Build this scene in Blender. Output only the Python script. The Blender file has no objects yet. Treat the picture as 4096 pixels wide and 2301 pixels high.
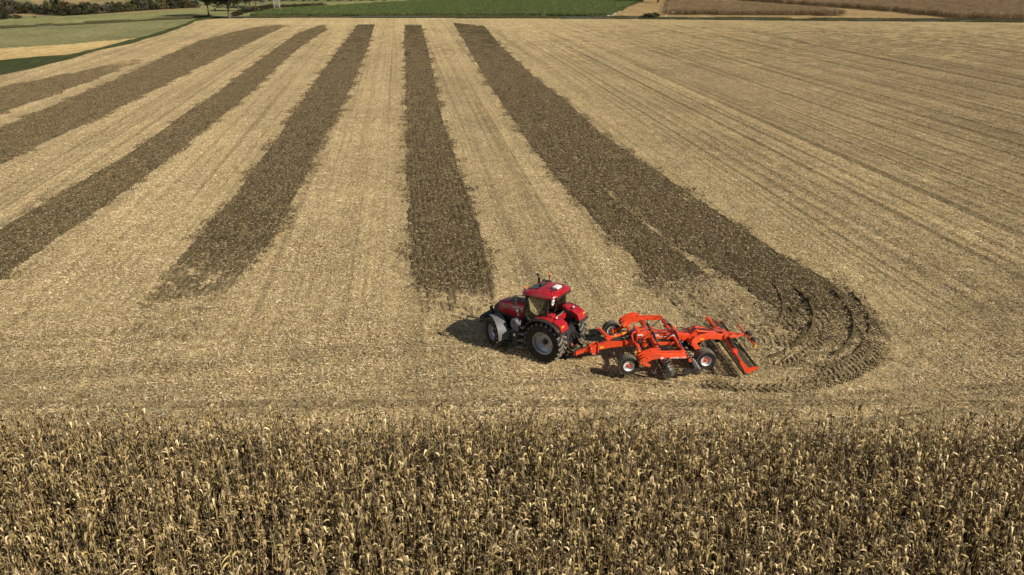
import bpy, bmesh, math, random
import numpy as np
from mathutils import Vector, Matrix

random.seed(7)
RNG = np.random.default_rng(11)
rad = math.radians
scene = bpy.context.scene
COL = scene.collection

# ------------------------------------------------------------------ camera
CAM_H = 17.729
PITCH = 22.3166
cam_d = bpy.data.cameras.new('camera')
cam_d.sensor_width = 36.0
cam_d.lens = 3200 / 4096 * 36.0
cam_d.clip_start = 0.5
cam_d.clip_end = 8000
cam = bpy.data.objects.new('camera', cam_d)
COL.objects.link(cam)
cam.location = (0, 0, CAM_H)
cam.rotation_euler = (rad(90 - PITCH), 0, 0)
scene.camera = cam

# ------------------------------------------------------------------ sky and sun
SHADOW_AZ, SUN_EL = 150.0, 33.5          # shadows run towards this heading
sun_az = rad(SHADOW_AZ + 180)
sdir = Vector((math.cos(sun_az) * math.cos(rad(SUN_EL)), math.sin(sun_az) * math.cos(rad(SUN_EL)), math.sin(rad(SUN_EL))))
world = bpy.data.worlds.new('World')
scene.world = world
world.use_nodes = True
wn = world.node_tree
bg = wn.nodes['Background']
sky = wn.nodes.new('ShaderNodeTexSky')
sky.sky_type = 'NISHITA'
sky.sun_disc = False
sky.sun_elevation = rad(SUN_EL)
sky.sun_rotation = math.atan2(-sdir.x, sdir.y)
wn.links.new(sky.outputs[0], bg.inputs[0])
bg.inputs[1].default_value = 0.05
sun_d = bpy.data.lights.new('sun', 'SUN')
sun_d.energy = 5.0
sun_d.angle = rad(0.5)
sun_d.color = (1.0, 0.92, 0.77)
sun_o = bpy.data.objects.new('sun', sun_d)
COL.objects.link(sun_o)
sun_o.rotation_euler = sdir.to_track_quat('Z', 'Y').to_euler()
sun_o.location = (60, -40, 80)
scene.view_settings.view_transform = 'Standard'
scene.view_settings.look = 'None'
scene.view_settings.exposure = 0.27
scene.view_settings.gamma = 1.0
scene.view_settings.use_curve_mapping = False
scene.cycles.max_bounces = 6
scene.cycles.transparent_max_bounces = 12

# ------------------------------------------------------------------ helpers: tags, meshes
def tag(o, label=None, cat=None, group=None, kind=None):
    if label: o['label'] = label
    if cat: o['category'] = cat
    if group: o['group'] = group
    if kind: o['kind'] = kind
    return o

def empty(name, loc=(0, 0, 0), rz=0.0, parent=None):
    o = bpy.data.objects.new(name, None)
    COL.objects.link(o)
    o.empty_display_size = 0.3
    o.location = loc
    o.rotation_euler = (0, 0, rz)
    o.parent = parent
    return o

def link(name, me, parent=None, loc=None):
    o = bpy.data.objects.new(name, me)
    COL.objects.link(o)
    o.parent = parent
    if loc is not None: o.location = loc
    return o

def copy_tree(o, parent=None):
    c = o.copy()
    COL.objects.link(c)
    c.parent = parent
    for ch in list(o.children): copy_tree(ch, c)
    return c

def frame_z(d):
    """matrix whose x axis runs along d and whose z axis stays as upright as it can"""
    x = Vector(d).normalized()
    up = Vector((0, 0, 1)) if abs(x.z) < 0.98 else Vector((1, 0, 0))
    y = up.cross(x).normalized()
    z = x.cross(y)
    return Matrix((x, y, z)).transposed()

class MB:
    def __init__(s):
        s.v = []; s.f = []; s.a = []
    def add(s, vs, fs):
        n = len(s.v)
        s.v.extend([tuple(p) for p in vs])
        s.f.extend([tuple(i + n for i in f) for f in fs])
        return s
    def box(s, c, size, rot=None, taper=1.0):
        hx, hy, hz = size[0] / 2, size[1] / 2, size[2] / 2
        vs = []
        for sz, k in ((-1, 1.0), (1, taper)):
            for sx, sy in ((-1, -1), (1, -1), (1, 1), (-1, 1)):
                p = Vector((sx * hx * k, sy * hy * k, sz * hz))
                if rot is not None: p = rot @ p
                vs.append(p + Vector(c))
        return s.add(vs, [(3, 2, 1, 0), (4, 5, 6, 7), (0, 1, 5, 4), (1, 2, 6, 5), (2, 3, 7, 6), (3, 0, 4, 7)])
    def bar(s, p, q, w, h, w2=None, h2=None):
        p, q = Vector(p), Vector(q)
        m = frame_z(q - p)
        w2 = w if w2 is None else w2; h2 = h if h2 is None else h2
        vs = []
        for o, a, b in ((p, w, h), (q, w2, h2)):
            for sy, sz in ((-1, -1), (1, -1), (1, 1), (-1, 1)):
                vs.append(o + m @ Vector((0, sy * a / 2, sz * b / 2)))
        return s.add(vs, [(0, 3, 2, 1), (4, 5, 6, 7), (0, 1, 5, 4), (1, 2, 6, 5), (2, 3, 7, 6), (3, 0, 4, 7)])
    def path(s, pts, w, h):
        for a, b in zip(pts[:-1], pts[1:]): s.bar(a, b, w, h)
        return s
    def tube(s, pts, r, n=8, cap=True):
        pts = [Vector(p) for p in pts]
        rs = r if isinstance(r, (list, tuple)) else [r] * len(pts)
        base = len(s.v); fs = []
        for i, p in enumerate(pts):
            d = (pts[min(i + 1, len(pts) - 1)] - pts[max(i - 1, 0)])
            m = frame_z(d)
            for k in range(n):
                a = 2 * math.pi * k / n
                s.v.append(tuple(p + m @ Vector((0, math.cos(a) * rs[i], math.sin(a) * rs[i]))))
        for i in range(len(pts) - 1):
            for k in range(n):
                a = base + i * n + k; b = base + i * n + (k + 1) % n
                fs.append((a, b, b + n, a + n))
        if cap:
            fs.append(tuple(base + k for k in reversed(range(n))))
            e = base + (len(pts) - 1) * n
            fs.append(tuple(e + k for k in range(n)))
        s.f.extend(fs)
        return s
    def lathe_y(s, prof, c=(0, 0, 0), n=32, closed=False):
        """prof: list of (radius, y); spun about the y axis through c"""
        base = len(s.v); m = len(prof)
        for k in range(n):
            a = 2 * math.pi * k / n
            for r, y in prof:
                s.v.append((c[0] + r * math.cos(a), c[1] + y, c[2] + r * math.sin(a)))
        for k in range(n):
            k2 = (k + 1) % n
            for i in range(m - 1 if not closed else m):
                j = (i + 1) % m
                s.f.append((base + k * m + i, base + k2 * m + i, base + k2 * m + j, base + k * m + j))
        return s
    def lathe_z(s, prof, c=(0, 0, 0), n=16):
        base = len(s.v); m = len(prof)
        for k in range(n):
            a = 2 * math.pi * k / n
            for r, z in prof:
                s.v.append((c[0] + r * math.cos(a), c[1] + r * math.sin(a), c[2] + z))
        for k in range(n):
            k2 = (k + 1) % n
            for i in range(m - 1):
                s.f.append((base + k * m + i, base + k2 * m + i, base + k2 * m + i + 1, base + k * m + i + 1))
        return s
    def arc_shell(s, c, R, a0, a1, y0, y1, th, n=14, drop=0.0):
        """curved fender round the y axis; angles in degrees from +x towards +z"""
        base = len(s.v)
        for i in range(n + 1):
            a = rad(a0 + (a1 - a0) * i / n)
            for r in (R, R - th):
                for y in (y0, y1):
                    rr = r - (drop if y == y1 else 0)
                    s.v.append((c[0] + rr * math.cos(a), y, c[2] + rr * math.sin(a)))
        for i in range(n):
            b = base + 4 * i; e = b + 4
            s.f += [(b, b + 1, e + 1, e), (b + 3, b + 2, e + 2, e + 3), (b + 1, b + 3, e + 3, e + 1), (b + 2, b, e, e + 2)]
        s.f += [(base, base + 2, base + 3, base + 1), (base + 4 * n, base + 4 * n + 1, base + 4 * n + 3, base + 4 * n + 2)]
        return s
    def prism_y(s, poly, y0, y1):
        """poly in (x,z), extruded from y0 to y1"""
        n = len(poly); base = len(s.v)
        for y in (y0, y1):
            for x, z in poly: s.v.append((x, y, z))
        s.f.append(tuple(base + i for i in range(n)))
        s.f.append(tuple(base + n + i for i in reversed(range(n))))
        for i in range(n):
            j = (i + 1) % n
            s.f.append((base + j, base + i, base + n + i, base + n + j))
        return s
    def loft(s, rings, caps=True):
        n = len(rings[0]); base = len(s.v)
        for r in rings:
            for p in r: s.v.append(tuple(p))
        for i in range(len(rings) - 1):
            for k in range(n):
                j = (k + 1) % n
                a = base + i * n
                s.f.append((a + k, a + j, a + n + j, a + n + k))
        if caps:
            s.f.append(tuple(base + k for k in reversed(range(n))))
            e = base + (len(rings) - 1) * n
            s.f.append(tuple(e + k for k in range(n)))
        return s
    def mesh(s, name, mat, smooth=None, fix=True):
        me = bpy.data.meshes.new(name)
        me.from_pydata(s.v, [], s.f)
        if fix:
            bm = bmesh.new(); bm.from_mesh(me)
            bmesh.ops.recalc_face_normals(bm, faces=bm.faces)
            bm.to_mesh(me); bm.free()
        if mat is not None: me.materials.append(mat)
        if smooth is not None:
            me.shade_smooth()
            try: me.set_sharp_from_angle(angle=rad(smooth))
            except Exception: pass
        return me
    def build(s, name, mat, parent=None, smooth=None, loc=None, bevel=0):
        o = link(name, s.mesh(name, mat, smooth), parent, loc)
        if bevel:
            b = o.modifiers.new('bevel', 'BEVEL'); b.width = bevel; b.segments = 2; b.limit_method = 'ANGLE'
        return o

def np_mesh(name, verts, faces, mat=None, attrs=None, smooth=False):
    """quads / tris from numpy arrays, fast"""
    me = bpy.data.meshes.new(name)
    verts = np.asarray(verts, np.float32); faces = np.asarray(faces, np.int32)
    k = faces.shape[1]
    me.vertices.add(len(verts)); me.vertices.foreach_set('co', verts.ravel())
    me.loops.add(faces.size); me.loops.foreach_set('vertex_index', faces.ravel())
    me.polygons.add(len(faces)); me.polygons.foreach_set('loop_start', np.arange(0, faces.size, k, dtype=np.int32))
    me.polygons.foreach_set('use_smooth', np.full(len(faces), smooth))
    for an, (tp, data) in (attrs or {}).items():
        at = me.attributes.new(an, tp, 'POINT')
        at.data.foreach_set('value', np.asarray(data).astype(np.int32 if tp == 'INT' else np.float32).ravel())
    if mat is not None: me.materials.append(mat)
    me.update(calc_edges=True)
    me.validate()
    return me

# ------------------------------------------------------------------ helpers: noise and projection
def vnoise(x, y, seed=0):
    x = np.asarray(x, float); y = np.asarray(y, float)
    xi = np.floor(x).astype(np.int64); yi = np.floor(y).astype(np.int64)
    fx = x - xi; fy = y - yi
    fx = fx * fx * (3 - 2 * fx); fy = fy * fy * (3 - 2 * fy)
    def h(a, b):
        n = (a * 374761393 + b * 668265263 + seed * 1442695041) & 0xffffffff
        n = ((n ^ (n >> 13)) * 1274126177) & 0xffffffff
        return ((n ^ (n >> 16)) & 0xffff) / 65535.0
    return (h(xi, yi) * (1 - fx) + h(xi + 1, yi) * fx) * (1 - fy) + (h(xi, yi + 1) * (1 - fx) + h(xi + 1, yi + 1) * fx) * fy

def sstep(a, b, x):
    t = np.clip((np.asarray(x, float) - a) / (b - a), 0, 1)
    return t * t * (3 - 2 * t)

TH = rad(PITCH); FPX = 3200.0
def terrain(x, y):
    """the main field is level; left of its verge the land falls into a shallow valley"""
    x = np.asarray(x, float); y = np.asarray(y, float)
    s = (-84.7 - 0.107 * (y - 137)) - x - 8
    return -15.0 * sstep(0, 300, s)

def ray(px, py):
    u = (px - 2048) / FPX; v = (py - 1150.5) / FPX
    return np.array([u, math.cos(TH) - v * math.sin(TH), -math.sin(TH) - v * math.cos(TH)])

def at(px, py, z=None):
    """where on the land (or at height z) the photograph's pixel lies"""
    r = ray(px, py)
    if z is not None:
        t = (z - CAM_H) / r[2]
        return np.array([0, 0, CAM_H]) + r * t
    t = -CAM_H / r[2]
    if terrain(r[0] * t, r[1] * t) > -0.01:
        return np.array([0, 0, CAM_H]) + r * t
    ts = np.linspace(t, t * 2.2, 2500)
    zz = CAM_H + r[2] * ts - terrain(r[0] * ts, r[1] * ts)
    i = np.argmax(zz < 0)
    p = np.array([0, 0, CAM_H]) + r * ts[i]
    p[2] = terrain(p[0], p[1])
    return p

def project(x, y, z):
    q = z - CAM_H
    d = y * math.cos(TH) - q * math.sin(TH)
    d = np.where(d < 1, 1, d)
    return 2048 + FPX * x / d, 1150.5 - FPX * (y * math.sin(TH) + q * math.cos(TH)) / d

def px_per_m(p):
    return FPX / (p[1] * math.cos(TH) - (p[2] - CAM_H) * math.sin(TH))

# ------------------------------------------------------------------ materials
class NT:
    def __init__(s, name):
        s.m = bpy.data.materials.new(name); s.m.use_nodes = True
        s.t = s.m.node_tree; s.b = s.t.nodes['Principled BSDF']; s.out = s.t.nodes['Material Output']
    def n(s, kind, **kw):
        nd = s.t.nodes.new('ShaderNode' + kind)
        for k, v in kw.items(): setattr(nd, k, v)
        return nd
    def l(s, a, b): s.t.links.new(a, b)
    def coord(s, scale=(1, 1, 1), rot=0.0, kind='Object'):
        tc = s.n('TexCoord'); mp = s.n('Mapping')
        mp.inputs['Scale'].default_value = scale; mp.inputs['Rotation'].default_value = (0, 0, rot)
        s.l(tc.outputs[kind], mp.inputs[0]); return mp.outputs[0]
    def noise(s, vec, scale, detail=4, rough=0.6):
        nd = s.n('TexNoise'); nd.inputs['Scale'].default_value = scale
        nd.inputs['Detail'].default_value = detail; nd.inputs['Roughness'].default_value = rough
        if vec is not None: s.l(vec, nd.inputs['Vector'])
        return nd.outputs[0]
    def ramp(s, fac, stops):
        r = s.n('ValToRGB')
        e = r.color_ramp.elements
        while len(e) < len(stops): e.new(0.5)
        for k, (p, c) in enumerate(stops):
            e[k].position = p; e[k].color = (*c, 1) if len(c) == 3 else c
        s.l(fac, r.inputs[0]); return r.outputs[0]
    def mix(s, fac, a, b, blend='MIX'):
        m = s.n('Mix', data_type='RGBA', blend_type=blend)
        for sock, v in ((m.inputs[0], fac), (m.inputs[6], a), (m.inputs[7], b)):
            if hasattr(v, 'node'): s.l(v, sock)
            elif isinstance(v, (int, float)): sock.default_value = v
            else: sock.default_value = (*v, 1)
        return m.outputs[2]
    def math(s, op, a, b=0.0):
        m = s.n('Math', operation=op)
        for sock, v in ((m.inputs[0], a), (m.inputs[1], b)):
            if hasattr(v, 'node'): s.l(v, sock)
            else: sock.default_value = v
        return m.outputs[0]
    def attr(s, name):
        a = s.n('Attribute'); a.attribute_name = name; return a.outputs['Fac']
    def bump(s, h, strength=0.5, dist=0.05):
        b = s.n('Bump'); b.inputs['Strength'].default_value = strength; b.inputs['Distance'].default_value = dist
        s.l(h, b.inputs['Height']); s.l(b.outputs[0], s.b.inputs['Normal'])
    def fin(s, col, rough=0.9, metal=0.0, spec=0.3):
        if hasattr(col, 'node'): s.l(col, s.b.inputs['Base Color'])
        else: s.b.inputs['Base Color'].default_value = (*col, 1)
        if hasattr(rough, 'node'): s.l(rough, s.b.inputs['Roughness'])
        else: s.b.inputs['Roughness'].default_value = rough
        s.b.inputs['Metallic'].default_value = metal
        s.b.inputs['Specular IOR Level'].default_value = spec
        return s.m

def simple(name, col, rough=0.5, metal=0.0, var=0.25, scale=6.0, spec=0.5, dust=0.0, coat=0.0):
    t = NT(name)
    v = t.coord()
    n = t.noise(v, scale, 5)
    c = t.mix(t.ramp(n, [(0.3, (0, 0, 0)), (0.7, (1, 1, 1))]), tuple(k * (1 - var) for k in col), tuple(min(1, k * (1 + var * 0.6)) for k in col))
    if dust > 0:
        n2 = t.noise(v, scale * 0.45, 6, 0.7)
        c = t.mix(t.math('MULTIPLY', t.ramp(n2, [(0.42, (0, 0, 0)), (0.7, (1, 1, 1))]), dust), c, (0.26, 0.19, 0.11))
    r = t.math('ADD', t.math('MULTIPLY', t.noise(v, scale * 2, 3), 0.2), rough - 0.1)
    if coat: t.b.inputs['Coat Weight'].default_value = coat; t.b.inputs['Coat Roughness'].default_value = 0.08
    return t.fin(c, r, metal, spec)

ROW = math.atan(0.134)     # the field's rows lean this far left of straight ahead

def bands(t, c, amt, pos=False):
    """broad and narrow tonal stripes that follow the rows, plus soft patches and painted left-to-right shading"""
    if pos:
        gn = t.n('NewGeometry'); v = gn.outputs['Position']
        mp = t.n('Mapping'); mp.inputs['Rotation'].default_value = (0, 0, -ROW); t.l(v, mp.inputs[0]); row = mp.outputs[0]
    else:
        v = t.coord(kind='Object'); row = t.coord((1, 1, 1), -ROW)
    def stretched(sx, sy, d=4, off=0.0):
        st = t.n('Mapping'); st.inputs['Scale'].default_value = (sx, sy, 0.001); st.inputs['Location'].default_value = (off, off, 0); t.l(row, st.inputs[0])
        return t.noise(st.outputs[0], 1.0, d, 0.6)
    sep = t.n('SeparateXYZ'); t.l(v, sep.inputs[0])
    head = t.ramp(t.math('DIVIDE', t.math('ADD', sep.outputs[1], -27.0), 16.0), [(0.0, (1, 1, 1)), (1.0, (0, 0, 0))])
    side = t.ramp(t.math('DIVIDE', t.math('ADD', sep.outputs[0], 5.0), 40.0), [(0.0, (0.58, 0.58, 0.58)), (1.0, (1.15, 1.15, 1.15))])
    rows = t.math('MULTIPLY', t.math('SUBTRACT', 1.0, head), side)
    c = t.mix(amt * 0.7, c, t.ramp(stretched(0.3, 0.006), [(0.36, (0.52, 0.52, 0.50)), (0.60, (1.12, 1.10, 1.07))]), 'MULTIPLY')
    c = t.mix(t.math('MULTIPLY', rows, amt * 1.3), c, t.ramp(stretched(1.5, 0.004, 2), [(0.37, (0.36, 0.36, 0.34)), (0.46, (1.05, 1.05, 1.04))]), 'MULTIPLY')
    c = t.mix(t.math('MULTIPLY', rows, amt * 0.9), c, t.ramp(stretched(3.0, 0.008, 1, 7.0), [(0.36, (0.45, 0.45, 0.43)), (0.46, (1.03, 1.03, 1.02))]), 'MULTIPLY')
    c = t.mix(t.math('MULTIPLY', head, amt * 1.7), c, t.ramp(stretched(0.02, 1.1, 3, 3.0), [(0.40, (0.5, 0.5, 0.48)), (0.54, (1.06, 1.05, 1.04))]), 'MULTIPLY')
    c = t.mix(1.0, c, t.ramp(t.math('DIVIDE', t.math('ADD', sep.outputs[0], 40.0), 130.0), [(0.0, (1.06, 1.06, 1.06)), (0.4, (1.0, 1.0, 1.0)), (0.75, (0.84, 0.83, 0.82))]), 'MULTIPLY')  # light falloff across the view painted into the colour, darker to the right
    patch = t.noise(v, 0.045, 5, 0.65)
    c = t.mix(0.6, c, t.ramp(patch, [(0.35, (0.78, 0.77, 0.74)), (0.65, (1.12, 1.11, 1.08))]), 'MULTIPLY')
    return c

def stubble_mat(name, dark, mid, light, band=0.35, scale=1.0, grainy=1.0):
    t = NT(name)
    v = t.coord(kind='Object')
    fine = t.noise(v, 7.0 * scale, 5, 0.75)
    gv = t.coord((1.0, 0.45, 1.0))
    grain = t.noise(gv, 1.5 * scale, 6, 0.9)
    c = t.ramp(fine, [(0.32, dark), (0.5, mid), (0.68, light)])
    g = t.ramp(grain, [(0.30, (0.40, 0.39, 0.36)), (0.5, (0.98, 0.97, 0.95)), (0.70, (1.5, 1.47, 1.42))])
    c = t.mix(0.85 * grainy, c, g, 'MULTIPLY')
    far = t.noise(t.coord((1.3, 0.16, 1.0)), 1.0, 4, 0.85)
    c = t.mix(0.55 * grainy, c, t.ramp(far, [(0.36, (0.62, 0.61, 0.59)), (0.5, (0.99, 0.99, 0.98)), (0.66, (1.36, 1.34, 1.30))]), 'MULTIPLY')
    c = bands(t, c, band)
    t.bump(t.math('ADD', fine, t.math('MULTIPLY', grain, 1.2)), 0.8, 0.15)
    return t.fin(c, 0.95, 0, 0.1)

M = {}
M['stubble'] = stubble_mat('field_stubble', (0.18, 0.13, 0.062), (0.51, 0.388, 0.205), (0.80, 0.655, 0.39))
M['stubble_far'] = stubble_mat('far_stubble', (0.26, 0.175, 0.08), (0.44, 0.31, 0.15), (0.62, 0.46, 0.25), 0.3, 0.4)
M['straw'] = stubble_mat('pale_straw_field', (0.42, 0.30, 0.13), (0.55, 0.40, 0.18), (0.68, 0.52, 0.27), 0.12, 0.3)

def tilled_mat():
    t = NT('tilled_soil')
    v = t.coord(kind='Object')
    fine = t.noise(v, 5.0, 6, 0.8)
    fl = t.noise(t.coord((1, .5, 1)), 2.3, 7, 0.9)
    big = t.noise(v, 0.5, 4, 0.7)
    row = t.coord((1, 1, 1), -ROW)
    st = t.n('Mapping'); st.inputs['Scale'].default_value = (1.2, 0.05, 1); t.l(row, st.inputs[0])
    ln = t.noise(st.outputs[0], 1.0, 3, 0.6)
    soil = t.ramp(fine, [(0.3, (0.043, 0.032, 0.016)), (0.55, (0.125, 0.095, 0.049)), (0.75, (0.245, 0.188, 0.10))])
    straw = t.ramp(fl, [(0.45, (0.24, 0.18, 0.095)), (0.7, (0.56, 0.43, 0.24))])
    cover = t.math('ADD', t.math('MULTIPLY', t.attr('cover'), 0.5), t.math('ADD', t.math('MULTIPLY', fl, 0.6), t.math('MULTIPLY', t.math('ADD', big, ln), 0.20)))
    msk = t.ramp(cover, [(0.54, (0, 0, 0)), (0.78, (1, 1, 1))])
    c = t.mix(msk, soil, straw)
    far = t.noise(t.coord((1.6, 0.2, 1.0)), 1.0, 4, 0.85)
    c = t.mix(0.8, c, t.ramp(far, [(0.36, (0.5, 0.5, 0.48)), (0.5, (0.98, 0.98, 0.97)), (0.66, (1.6, 1.56, 1.5))]), 'MULTIPLY')
    t.bump(t.math('ADD', fine, fl), 0.9, 0.14)
    return t.fin(c, 0.97, 0, 0.08)
M['tilled'] = tilled_mat()

def rnd_mat(name, stops, rough=0.8, trans=0.0, spec=0.2, band=0.0):
    t = NT(name)
    c = t.ramp(t.attr('rnd'), stops)
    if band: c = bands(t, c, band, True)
    m = t.fin(c, rough, 0, spec)
    if trans:
        tr = t.n('BsdfTranslucent'); t.l(c, tr.inputs[0])
        mx = t.n('MixShader'); mx.inputs[0].default_value = trans
        t.l(t.b.outputs[0], mx.inputs[1]); t.l(tr.outputs[0], mx.inputs[2]); t.l(mx.outputs[0], t.out.inputs[0])
    return m
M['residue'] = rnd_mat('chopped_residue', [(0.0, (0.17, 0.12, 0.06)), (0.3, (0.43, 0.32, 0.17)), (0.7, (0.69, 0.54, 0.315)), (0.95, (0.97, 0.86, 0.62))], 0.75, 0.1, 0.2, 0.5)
M['residue_soil'] = rnd_mat('soiled_residue', [(0.0, (0.05, 0.035, 0.019)), (0.5, (0.14, 0.10, 0.055)), (0.62, (0.34, 0.25, 0.13)), (0.9, (0.68, 0.53, 0.30))], 0.85)
M['maize'] = rnd_mat('dry_maize_leaf', [(0.0, (0.04, 0.027, 0.013)), (0.42, (0.10, 0.07, 0.032)), (0.52, (0.36, 0.265, 0.125)), (0.75, (0.57, 0.418, 0.188)), (1.0, (0.86, 0.685, 0.39))], 0.7, 0.06)
M['maize_stalk'] = rnd_mat('dry_maize_stalk', [(0.0, (0.2, 0.14, 0.06)), (1.0, (0.46, 0.34, 0.16))], 0.7)
M['maize_tassel'] = rnd_mat('dry_maize_tassel', [(0.0, (0.2, 0.15, 0.09)), (1.0, (0.4, 0.31, 0.19))], 0.9)
M['maize_far'] = rnd_mat('far_dry_maize', [(0.0, (0.13, 0.085, 0.045)), (0.5, (0.27, 0.19, 0.105)), (1.0, (0.44, 0.33, 0.19))], 0.9, 0.1)
M['crop'] = rnd_mat('green_crop_leaf', [(0.0, (0.055, 0.075, 0.022)), (0.6, (0.13, 0.17, 0.052)), (1.0, (0.25, 0.3, 0.10))], 0.6, 0.25)
def leafm(name, a, b, c): return rnd_mat(name, [(0.0, a), (0.55, b), (1.0, c)], 0.8, 0.15)
M['leaf_brown'] = leafm('leaf_brown_olive', (0.035, 0.03, 0.016), (0.075, 0.06, 0.03), (0.125, 0.1, 0.05))
M['leaf_dark'] = leafm('leaf_dark_green', (0.022, 0.028, 0.016), (0.045, 0.052, 0.026), (0.08, 0.085, 0.042))
M['leaf_olive'] = leafm('leaf_olive_yellow', (0.06, 0.06, 0.022), (0.12, 0.115, 0.045), (0.2, 0.18, 0.075))
M['leaf_grey'] = leafm('leaf_grey_twig', (0.06, 0.053, 0.045), (0.11, 0.098, 0.08), (0.17, 0.15, 0.125))
M['bark'] = simple('bark', (0.13, 0.105, 0.08), 0.95, 0, 0.45, 3.0, 0.1)

def grass_mat(name, a, b, c, scale=0.6):
    t = NT(name)
    v = t.coord(kind='Object')
    n1 = t.noise(v, scale, 6, 0.7); n2 = t.noise(v, scale * 0.08, 4, 0.6); n3 = t.noise(v, 4, 3, 0.8)
    col = t.ramp(n1, [(0.3, a), (0.52, b), (0.72, c)])
    col = t.mix(0.7, col, t.ramp(n2, [(0.35, (0.72, 0.75, 0.7)), (0.65, (1.2, 1.15, 1.1))]), 'MULTIPLY')
    t.bump(t.math('ADD', n1, n3), 0.8, 0.25)
    return t.fin(col, 0.95, 0, 0.1)
M['verge'] = grass_mat('verge_grass', (0.04, 0.05, 0.018), (0.062, 0.075, 0.027), (0.10, 0.112, 0.045))
M['meadow'] = grass_mat('meadow_grass', (0.15, 0.148, 0.065), (0.26, 0.245, 0.115), (0.40, 0.34, 0.18))
M['meadow2'] = grass_mat('upper_meadow_grass', (0.16, 0.165, 0.065), (0.28, 0.272, 0.115), (0.43, 0.37, 0.18), 0.4)
M['meadow3'] = grass_mat('distant_grassland', (0.13, 0.142, 0.055), (0.2, 0.205, 0.09), (0.27, 0.26, 0.12), 0.3)
M['tan'] = grass_mat('distant_tan_field', (0.3, 0.21, 0.1), (0.37, 0.27, 0.135), (0.43, 0.32, 0.17), 0.2)
M['road'] = simple('asphalt_lane', (0.115, 0.11, 0.105), 0.9, 0, 0.3, 1.5, 0.2)
M['rut'] = simple('pale_gravel', (0.5, 0.43, 0.34), 0.95, 0, 0.25, 2.0, 0.1)

M['soil'] = grass_mat('maize_field_soil', (0.035, 0.026, 0.016), (0.06, 0.045, 0.028), (0.10, 0.076, 0.046), 2.0)

# ------------------------------------------------------------------ land: one fan-shaped grid, split into named fields
def poly_y(pts):
    xs = [p[0] for p in pts]; ys = [p[1] for p in pts]
    return lambda x: np.interp(x, xs, ys)
E_FIELD = poly_y([(-3000, 900), (19, 296), (140, 272), (256, 242), (396, 200), (535, 172), (652, 135), (745, 102), (782, 84), (830, 76), (920, 74), (1200, 71), (2500, 76), (3058, 82), (3848, 88), (4096, 91), (7000, 120)])
E_VERGE = poly_y([(-3000, 800), (0, 245), (140, 230), (279, 223), (419, 191), (535, 160), (605, 140), (699, 112), (768, 84), (830, 70), (920, 66), (1200, 64), (2430, 66), (2700, 68), (3058, 73), (3848, 80), (4096, 83), (7000, 110)])
E_YELLOW = poly_y([(-3000, 420), (0, 195), (279, 177), (419, 163), (545, 154), (605, 140), (699, 112), (768, 84), (830, 69), (7000, 60)])
E_MEADOW = poly_y([(-3000, 220), (0, 112), (233, 100), (466, 88.5), (652, 77), (829, 68.5), (1000, 60), (7000, -400)])
E_UPPER = poly_y([(-3000, 100), (0, 77), (140, 70), (279, 60.5), (466, 49), (652, 37), (792, 30), (900, 26), (1240, 12), (1600, 2), (2400, -30), (7000, -120)])

def in_poly(px, py, poly):
    ins = np.zeros(np.shape(px), bool)
    n = len(poly)
    for i in range(n):
        x1, y1 = poly[i]; x2, y2 = poly[(i + 1) % n]
        if y1 == y2: continue
        c = ((y1 > py) != (y2 > py)) & (px < (x2 - x1) * (py - y1) / (y2 - y1) + x1)
        ins ^= c
    return ins
CROP_POLY = [(1005, 66), (1095, 44), (1290, 31), (1450, 21), (1600, 12), (1900, 0), (2300, -35), (2580, -35), (2560, 8), (2505, 30), (2425, 66)]
BLOCK1 = [(2668, 60), (3378, 64.5), (3342, 55), (3180, 42), (2990, 28), (2830, 14), (2740, 2), (2700, -20), (2690, -20), (2678, 8), (2672, 30)]
BLOCK2 = [(4700, 98), (4096, 80), (3848, 78), (3585, 49), (3374, 33), (3058, 10), (2927, 0), (2800, -20), (2760, -35), (5200, -35)]

Yv = [6.0]
while Yv[-1] < 3500: Yv.append(Yv[-1] + max(0.22, 0.0068 * (Yv[-1] + 6)) * (1.0 if Yv[-1] < 600 else 2.5))
Yv = np.array(Yv)
U = np.linspace(-1.25, 1.25, 521)
GX = U[None, :] * (Yv[:, None] * 0.84 + 22.0)
GY = np.repeat(Yv[:, None], len(U), 1)
GZ = terrain(GX, GY)
near = np.clip(1 - (GY - 90) / 120, 0.15, 1)
GZ = GZ + near * (0.05 * (vnoise(GX * 1.3, GY * 1.3, 1) - 0.5) + 0.10 * (vnoise(GX * 0.22, GY * 0.22, 2) - 0.5)) * (GY < 400)
nr, nc = GX.shape
V = np.stack([GX, GY, GZ], -1).reshape(-1, 3)
idx = np.arange(nr * nc).reshape(nr, nc)
Q = np.stack([idx[:-1, :-1], idx[:-1, 1:], idx[1:, 1:], idx[1:, :-1]], -1).reshape(-1, 4)
C = V[Q].mean(1)
PX, PY = project(C[:, 0], C[:, 1], terrain(C[:, 0], C[:, 1]))
reg = np.full(len(Q), 6)
reg[PY > -35] = 5
left = PX < 1240
reg[(PY > E_UPPER(PX)) & (PX < 2300)] = 4
reg[(PY > E_MEADOW(PX)) & (PX < 1000)] = 3
reg[(PY > E_YELLOW(PX)) & (PX < 1000)] = 2
reg[in_poly(PX, PY, CROP_POLY)] = 8
right = (PX > 2425) & (PY < 90) & (PY > -35) & ~in_poly(PX, PY, CROP_POLY) & (PX > np.interp(PY, [-40, 8, 30, 66], [2575, 2560, 2505, 2425]))
reg[right] = 7
reg[(PY > E_VERGE(PX)) & (PX > 820)] = 1
reg[(PY > np.where(PX < 820, (E_VERGE(PX) + E_FIELD(PX)) / 2, E_FIELD(PX)))] = 0
tanp = [(-3000, 60), (0, 66), (75, 68), (140, 67), (245, 62), (180, 57), (90, 53), (0, 50), (-3000, 30)]
reg[in_poly(PX, PY, tanp)] = 9
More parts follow.
